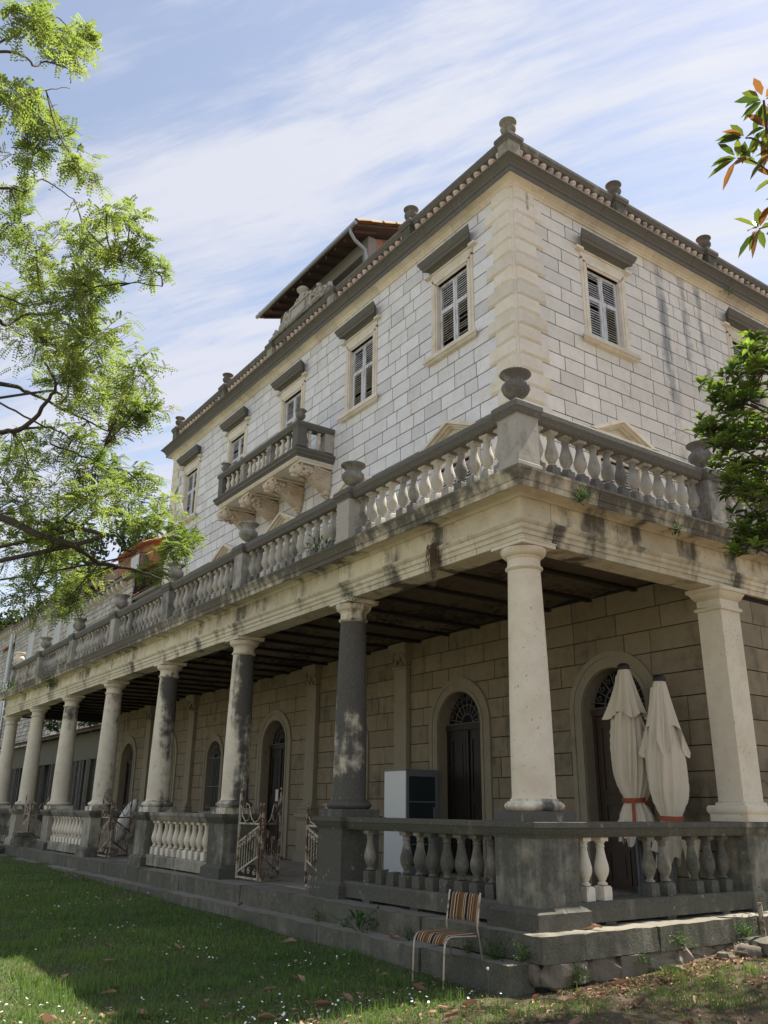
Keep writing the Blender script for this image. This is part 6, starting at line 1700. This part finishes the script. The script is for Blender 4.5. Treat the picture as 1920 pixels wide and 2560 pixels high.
# magnolia, its outer twig reaches into the top right corner
mg = thing('magnolia_tree', 'magnolia twig with green and orange old leaves hanging in at the upper right edge', 'tree', (6.4, 1.6, H(6.4, 1.6))); LM_ = Vector((6.4, 1.6, H(6.4, 1.6)))
mb = MB(); mb.tube(sm_path([(6.4, 1.6, -.6), (6.35, 1.5, 2), (6.3, 1.4, 4), (6.2, 1.2, 6.5), (6.0, .8, 8.5)], 4, .02, rt_), [.22-.16*k/16 for k in range(17)], 12); tr_(mg, 'trunk', mb, 'bark', L=LM_, smooth='all')
paths = [[(6.3, 1.3, 4.2), (5.4, .1, 4.3), (4.75, -1.0, 4.75), (4.42, -1.55, 5.05), (4.42, -1.73, 5.34), (4.50, -1.88, 5.58), (4.56, -1.97, 5.80)],
         [(4.42, -1.70, 5.30), (4.40, -1.80, 5.42), (4.34, -1.88, 5.50), (4.285, -1.92, 5.53)], [(4.48, -1.84, 5.52), (4.42, -1.92, 5.60), (4.38, -1.95, 5.62)],
         [(4.6, -1.3, 4.9), (4.36, -1.55, 5.08), (4.20, -1.62, 5.12)], [(4.8, -.9, 4.8), (4.5, -1.2, 4.75), (4.3, -1.4, 4.85)]]
mb = MB()
for i, p in enumerate(paths): mb.tube(sm_path(p, 4), [(.03 if i == 0 else .010)-(.022 if i == 0 else .005)*k/(len(p)*4-4) for k in range(len(p)*4-3)], 6)
tr_(mg, 'branch', mb, 'twig', L=LM_, smooth='all')
bs = []; ds = []; Ls = []; Ws = []; ts = []; old = []
nodes = [((4.56, -1.97, 5.80), 9), ((4.51, -1.90, 5.64), 7), ((4.47, -1.82, 5.48), 7), ((4.43, -1.74, 5.34), 7), ((4.285, -1.92, 5.53), 6), ((4.36, -1.87, 5.50), 4), ((4.38, -1.95, 5.62), 4), ((4.44, -1.66, 5.20), 6), ((4.46, -1.58, 5.10), 6), ((4.20, -1.62, 5.12), 9), ((4.30, -1.58, 5.10), 5), ((4.3, -1.4, 4.85), 6), ((5.0, -.6, 4.6), 10), ((5.4, .1, 4.5), 12)]
for p, n in nodes:
    for k in range(int(n*1.5)):
        dv = Vector((rt_.gauss(0, .8), rt_.gauss(0, .8), rt_.gauss(.25, .6)))
        bs.append(Vector(p)+dv*.02); ds.append(dv); Ls.append(rt_.uniform(.13, .20)); Ws.append(rt_.uniform(.052, .075)); ts.append(rt_.random()); old.append(rt_.random() < .27)
old = np.array(old); bs = np.array(bs, dtype=float); ds = np.array(ds, dtype=float); Ls = np.array(Ls); Ws = np.array(Ws); ts = np.array(ts)
for msk, mt in ((~old, 'magnolia'), (old, 'magnolia_old')):
    v, t = broad_leaves(bs[msk], ds[msk], Ls[msk], Ws[msk], mt, cup=.15, droop=.25, tint=ts[msk])
    link('foliage' if mt == 'magnolia' else 'old_foliage', np_mesh('foliage', v-np.array(LM_), 4, M[mt], t), mg, kind='stuff')
# upper crown of the magnolia, right of and above the frame: it throws the dappled light on the ground
cb = blob_pts(3400, (2.9, 7.3, 11.2), 2.4, 1.6, 3.4); dv = NP.normal(size=(3400, 3))
v, t = broad_leaves(cb, dv, NP.uniform(.15, .22, 3400), NP.uniform(.07, .10, 3400), 'magnolia')
link('crown', np_mesh('crown', v-np.array(LM_), 4, M['magnolia'], t), mg, kind='stuff')

# dark pine mass and other trees far left
def far_tree(label, x, y, zc, rx, rz, n, seed, size=.30, name='pine_tree'):
    t = thing(name, label, 'tree', (x, y, 0)); L = Vector((x, y, 0))
    mb = MB(); mb.tube([(x, y, -.4), (x, y, zc)], [.35, .12], 8); tr_(t, 'trunk', mb, 'bark', L=L, smooth='all')
    pts = []; lob = [(NP.normal(size=3)*np.array([rx*.5, rx*.5, rz*.5])) for _ in range(16)]
    for l in lob: pts.append(np.array([x, y, zc])+l+unit(NP.normal(size=(n//16, 3)))*(NP.random((n//16, 1))**.4)*np.array([rx*.42, rx*.42, rz*.34]))
    pts = np.concatenate(pts); d = unit(NP.normal(size=pts.shape)+np.array([0, 0, .4])); s_ = unit(np.cross(d, NP.normal(size=pts.shape)))
    v = np.stack([pts-s_*size*.35, pts+s_*size*.35, pts+d*size], 1).reshape(-1, 3)-np.array(L)
    link('crown', np_mesh('crown', v, 3, M['pine'], NP.random(len(pts))), t, kind='stuff')
far_tree('dark rounded pine behind the acacia leaves, left of the tiled roofs', -74, 18.5, 19.5, 7.5, 6.5, 14000, 1, .5)
far_tree('paler bushy tree at the left edge behind the orange tiled roof', -80, 16.5, 17.0, 7.0, 5.0, 10000, 2, .5, 'bushy_tree')
far_tree('dark tree crown between the pine and the tall stone house', -72, 21.5, 21.5, 6.0, 5.0, 9000, 3, .5)

# ================================================================== small plants in the joints
def weed(label, x, y, z, r, n, mat='weed', L=.05, w_=.022, upb=.6, name='weed', cat='weed', stems=True):
    t = thing(name, label, cat, (x, y, z), 0, None)
    b = NP.normal(size=(n, 3))*np.array([r*.45, r*.45, r*.4])+np.array([0, 0, r*.45]); b[:, 2] = np.abs(b[:, 2])
    d = unit(b+np.array([0, 0, r*upb])+NP.normal(size=(n, 3))*.4*r)
    v, tn = broad_leaves(b, d, NP.uniform(.6, 1.2, n)*L, NP.uniform(.7, 1.2, n)*w_, mat, tint=NP.random(n))
    link('leaves', np_mesh('leaves', v, 4, M[mat], tn), t, kind='stuff')
    mb = MB()
    for k in range(0, n, 5): mb.tube([(0, 0, 0), tuple(b[k]*.6), tuple(b[k])], .0025, 3, cap=False)
    mb.build('stems', M['weed'], t, kind='stuff')
W = [('tall leafy weed growing from the lower step left of the chair', -2.55, -.42, -.25, .20, 34, .15, .05), ('bushy dark weed on the lower step right of the chair back', -.28, -.36, -.25, .16, 120, .05, .02),
     ('small creeping weed on the step just behind the chair', -.75, -.33, -.25, .11, 60, .04, .016), ('weed hanging at the corner where the steps meet', .10, -.34, -.22, .12, 90, .04, .018),
     ('low weed on the lower step below the blackened column', -3.75, -.34, -.25, .12, 70, .04, .016), ('small weed on the lower step left of the tall leafy weed', -3.15, -.34, -.25, .10, 60, .04, .016),
     ('tiny tuft on the lower step between the tall weed and the chair', -1.75, -.33, -.25, .12, 70, .04, .016),
     ('weed at the foot of the corner platform on the right face', .36, .15, -.40, .14, 100, .04, .018), ('weed in the joint of the rubble on the right side', .34, 1.15, -.33, .10, 60, .04, .018),
     ('dark ivy patch between two kerb stones on the right side', .31, 3.0, -.20, .15, 120, .045, .03)]
for l, x, y, z, r, n, L, w_ in W: weed(l, x, y, z, r, n, L=L, w_=w_)
weed('pale sunlit sprig growing from the platform wall on the right', .36, 1.75, -.20, .13, 70, mat='weed_pale', L=.035, w_=.022)
weed('green fern tuft under the portico cornice right of the corner', .16, .85, 4.74, .13, 130, L=.06, w_=.02, upb=.1)
weed('second fern tuft under the portico cornice farther right', .14, 2.72, 4.72, .10, 90, L=.06, w_=.02, upb=.1)
weed('ferny plant sprouting between the terrace balusters near the lion balcony', -4.55, -.05, 5.02, .24, 60, L=.12, w_=.03)
weed('leafy plant on the cornice under the far left end of the balustrade', -25.6, -.12, 4.98, .30, 130, L=.09, w_=.05, mat='weed_pale')
weed('moss and ivy hanging from the frieze near the far left columns', -20.4, -.03, 4.55, .30, 200, L=.07, w_=.03, upb=0)
weed('small plant in the cornice joint at the right end of the roof edge', XC+.28, 11.2, 13.72, .16, 60, mat='weed_pale', L=.07, w_=.03)
weed('bright green plant on the ledge at the far left corner of the terrace', -27.0, -.10, 5.0, .25, 90, L=.08, w_=.04, mat='weed_pale')
weed('green moss tuft on top of the blackened column capital', -3.85, .12, 4.12, .14, 150, L=.03, w_=.014, upb=0)
weed('dark ivy climbing beside the corner pilaster on the right', -.02, 4.75, 1.5, .35, 260, L=.06, w_=.035)
weed('leafy shrub at the right edge in front of the side balustrade end', .30, 4.35, .05, .40, 420, L=.07, w_=.04)
weed('vine leaves hanging over the eaves of the low outbuilding', -31.5, 4.5, 4.45, .8, 420, L=.20, w_=.13, upb=.1)
weed('second clump of vine leaves on the outbuilding roof at the far left', -37.5, 4.4, 4.65, 1.0, 420, L=.22, w_=.15, upb=.1)
# dry roots hanging from the architrave
dr_ = thing('dry_roots', 'bundle of dry brown roots hanging from the architrave between the first two columns', 'dry roots', (-1.72, .05, 4.50))
mb = MB()
for k in range(70):
    x, y = rt_.gauss(0, .045), rt_.gauss(-.02, .02); l = rt_.uniform(.12, .60)
    mb.tube([(x, y, rt_.uniform(-.02, .03)), (x+rt_.gauss(0, .02), y-.015, -l*.5), (x*.5+rt_.gauss(0, .02), y, -l)], [.004, .003, .0015], 3, cap=False)
for k in range(60):
    p = Vector((rt_.gauss(0, .04), -.02+rt_.gauss(0, .02), rt_.gauss(-.05, .06))); q = p+Vector((rt_.gauss(0, .04), rt_.gauss(0, .02), rt_.gauss(0, .04))); mb.tube([p, q], .0025, 3, cap=False)
mb.build('root_strands', M['dry_root'], dr_, kind='stuff')

# ================================================================== lawn: grass, daisies, dead leaves
def lawn_pts(n, near=True):
    out = []
    while len(out) < n:
        m_ = n*3; u = NP.random((m_, 2))
        # positions in a wedge that the camera sees: distance from the camera weighted to near
        dist = 3.2+ (26.0)*u[:, 0]**1.9; az = R(181)-R(66)*u[:, 1]
        x = CAM.x+dist*np.cos(az); y = CAM.y+dist*np.sin(az)
        ok = (y < -.60) | ((x > .36) & (y < 7))
        out += list(zip(x[ok], y[ok]))
    return np.array(out[:n])
Hv = np.vectorize(H)
def vnoise(x, y, s, seed):
    r_ = np.random.default_rng(seed); G = r_.random((64, 64)); fx = (x*s) % 63; fy = (y*s) % 63; ix = fx.astype(int); iy = fy.astype(int); tx = fx-ix; ty = fy-iy
    tx = tx*tx*(3-2*tx); ty = ty*ty*(3-2*ty); ix2 = (ix+1) % 64; iy2 = (iy+1) % 64
    return (G[ix, iy]*(1-tx)+G[ix2, iy]*tx)*(1-ty)+(G[ix, iy2]*(1-tx)+G[ix2, iy2]*tx)*ty
p = lawn_pts(240000)
nz = .6*vnoise(p[:, 0], p[:, 1], 1.3, 1)+.4*vnoise(p[:, 0], p[:, 1], 3.7, 2)
bare = np.clip((p[:, 0]+1.0)/2.6, 0, 1)*.42
near_wall = np.clip((p[:, 1]+1.25)/.7, 0, 1)*(p[:, 0] < .2)*.15
keep = NP.random(len(p)) < np.clip(1.95-2.9*(nz*.60+bare*.8+near_wall)-.05, .08, 1)
p = p[keep]; nz = nz[keep]; n = len(p); z = Hv(p[:, 0], p[:, 1])
a = NP.uniform(0, 2*np.pi, n); h = NP.uniform(.022, .062, n)*(1.15-.5*nz)*(1+1.1*(vnoise(p[:, 0], p[:, 1], 2.6, 12) > .74)); wd = NP.uniform(.0035, .0075, n); ln = NP.normal(size=(n, 2))*.022
dist = np.hypot(p[:, 0]-CAM.x, p[:, 1]-CAM.y); wd *= np.clip(dist/8, 1, 2.4)
b = np.stack([p[:, 0], p[:, 1], z-.005], 1); s_ = np.stack([np.cos(a)*wd, np.sin(a)*wd, np.zeros(n)], 1); tip = b+np.stack([ln[:, 0], ln[:, 1], h+.005], 1)
tn = np.clip(vnoise(p[:, 0], p[:, 1], .8, 5)*.5+NP.random(n)*.45-.05, 0, 1)
o = link('grass', np_mesh('grass', np.stack([b-s_, b+s_, tip], 1).reshape(-1, 3), 3, M['grass'], tn), None, kind='stuff'); o['label'] = 'short green grass of the lawn'; o['category'] = 'grass'
# clover like ground leaves
p = lawn_pts(42000); nz = .6*vnoise(p[:, 0], p[:, 1], 1.3, 1)+.4*vnoise(p[:, 0], p[:, 1], 3.7, 2)
p = p[(NP.random(len(p)) < np.clip(1.3-1.9*nz*.6-np.clip((p[:, 0]+1)/2.6, 0, 1)*.8, .03, 1))]; n = len(p); z = Hv(p[:, 0], p[:, 1])
b = np.stack([p[:, 0], p[:, 1], z+NP.uniform(.004, .028, n)], 1); d = unit(np.stack([NP.normal(size=n), NP.normal(size=n), NP.normal(size=n)*.25], 1)); s2 = unit(np.cross(d, np.array([[0, 0, 1.0]])))*.010; L = NP.uniform(.012, .024, n)[:, None]
o = link('clover', np_mesh('clover', np.stack([b, b+d*L*.5+s2, b+d*L, b+d*L*.5-s2], 1).reshape(-1, 3), 4, M['weed'], NP.random(n)), None, kind='stuff'); o['label'] = 'low clover leaves among the grass'; o['category'] = 'clover'
# daisies
p = lawn_pts(9000); nz = vnoise(p[:, 0], p[:, 1], .9, 9)
p = p[(NP.random(len(p)) < np.clip((nz-.42)*1.6, .02, 1)) & (p[:, 0] < .3)]; n = len(p); z = Hv(p[:, 0], p[:, 1]); vs = []
c = np.stack([p[:, 0], p[:, 1], z+NP.uniform(.03, .06, n)], 1); tl_ = NP.normal(size=(n, 2))*.35; rr_ = NP.uniform(.008, .013, n)
ring_ = []
for k in range(6):
    a = 2*np.pi*k/6; dx = np.cos(a)*rr_; dy = np.sin(a)*rr_; ring_.append(c+np.stack([dx, dy, dx*tl_[:, 0]+dy*tl_[:, 1]], 1))
o = link('daisies', np_mesh('daisies', np.stack(ring_, 1).reshape(-1, 3), 6, M['daisy']), None, kind='stuff'); o['label'] = 'tiny white daisies scattered in the lawn'; o['category'] = 'daisies'
# fallen leaves: the large ones one by one, small litter as one mass
def leaf_mesh(i):
    r_ = random.Random(70+i); nx_, ny_ = 7, 4; vs = []; fs = []; cu = r_.uniform(.25, .9); tw_ = r_.uniform(-.8, .8); L = 1.0; wd = r_.uniform(.36, .50)
    for a in range(nx_+1):
        t = a/nx_; w2 = wd*(math.sin(math.pi*min(max(t, .02), .985))**.8)
        for b_ in range(ny_+1):
            s = b_/ny_*2-1; y = s*w2*.5; z = cu*.35*abs(s)**1.5*(w2/wd)+.30*cu*(t-.5)**2*2+.10*math.sin(7*t+s*3+i)*.4; y2 = y*math.cos(tw_*(t-.5)); z2 = z+y*math.sin(tw_*(t-.5))
            vs.append((t*L-.5, y2, z2))
    for a in range(nx_):
        for b_ in range(ny_): k = a*(ny_+1)+b_; fs.append((k, k+1, k+ny_+2, k+ny_+1))
    mb = MB(); mb.tint = r_.uniform(0, 1); mb.add(vs, fs); return mb.mesh('fallen_leaf', M['dry'], 'all')
LM2 = [leaf_mesh(i) for i in range(14)]
cnt = 0; rl2 = random.Random(5)
tries = 0
while cnt < 295 and tries < 9000:
    tries += 1
    dist = 3.8+rl2.random()**1.6*9; az = R(179)-R(61)*rl2.random()
    x = CAM.x+dist*math.cos(az); y = CAM.y+dist*math.sin(az)
    if not (y < -.62 or x > .40): continue
    pr_ = .22+.78*sst(-2.6, .6, x)
    if rl2.random() > pr_: continue
    s = rl2.uniform(.10, .20)
    o = link('fallen_leaf', rl2.choice(LM2), None, loc=(x, y, H(x, y)+rl2.uniform(.012, .035))); o.scale = (s, s, s)
    o.rotation_euler = (rl2.uniform(-.5, .5), rl2.uniform(-.5, .5), rl2.uniform(0, 6.28)); tag(o, 'dry brown curled leaf lying on the ground', 'leaf', 'fallen dry leaves scattered over the ground'); cnt += 1
p = lawn_pts(17000); p = p[NP.random(len(p)) < np.clip((p[:, 0]+2.2)/3.0, .02, 1)]; n = len(p); z = Hv(p[:, 0], p[:, 1])
q = np.stack([np.full(900, .0)+NP.uniform(.34, .75, 900), NP.uniform(-.2, 3.8, 900)], 1); p = np.concatenate([p, q]); n = len(p); z = Hv(p[:, 0], p[:, 1])
b = np.stack([p[:, 0], p[:, 1], z+NP.uniform(.003, .022, n)], 1)
v, tn = broad_leaves(b, np.stack([NP.normal(size=n), NP.normal(size=n), NP.normal(size=n)*.25], 1), NP.uniform(.025, .085, n), NP.uniform(.015, .04, n), 'dry', cup=.4, droop=.1)
o = link('leaf_litter', np_mesh('leaf_litter', v, 4, M['dry'], tn), None, kind='stuff'); o['label'] = 'small dry leaf litter over the bare ground'; o['category'] = 'leaf litter'
for k, (x, y, z) in enumerate(((-2.0, -.41, -.235), (-1.85, -.44, -.23), (-.62, -.42, -.232), (.17, .55, .02), (-5.9, -.42, -.235), (.12, .70, .025))):
    o = link('fallen_leaf', LM2[k], None, loc=(x, y, z)); o.scale = (.13,)*3; o.rotation_euler = (.2, .2, k*1.3); tag(o, ('dry leaf lying on the lower step left of the chair', 'dry leaf on the edge of the lower step left of the chair', 'dry leaf on the lower step behind the chair', 'dry leaf on the platform beside the corner pedestal', 'curled dry leaf on the lower step below the folding gate', 'dry leaf on the platform just right of the corner pedestal')[k], 'leaf')
# stalk with a white seed head at the end of the lower step
sh = thing('dandelion', 'dandelion seed head on a thin stalk in front of the end of the lower step', 'dandelion', (.02, -.72, H(.02, -.72)))
mb = MB(); mb.tube([(0, 0, 0), (.004, 0, .15), (.0, 0, .24)], .002, 5); mb.build('stalk', M['weed_pale'], sh)
mb = MB(); v, f = lump(0, 0, .245, .013, .013, .013, 3, 8, 6); mb.add(v, f); mb.build('seed_head', M['daisy'], sh)
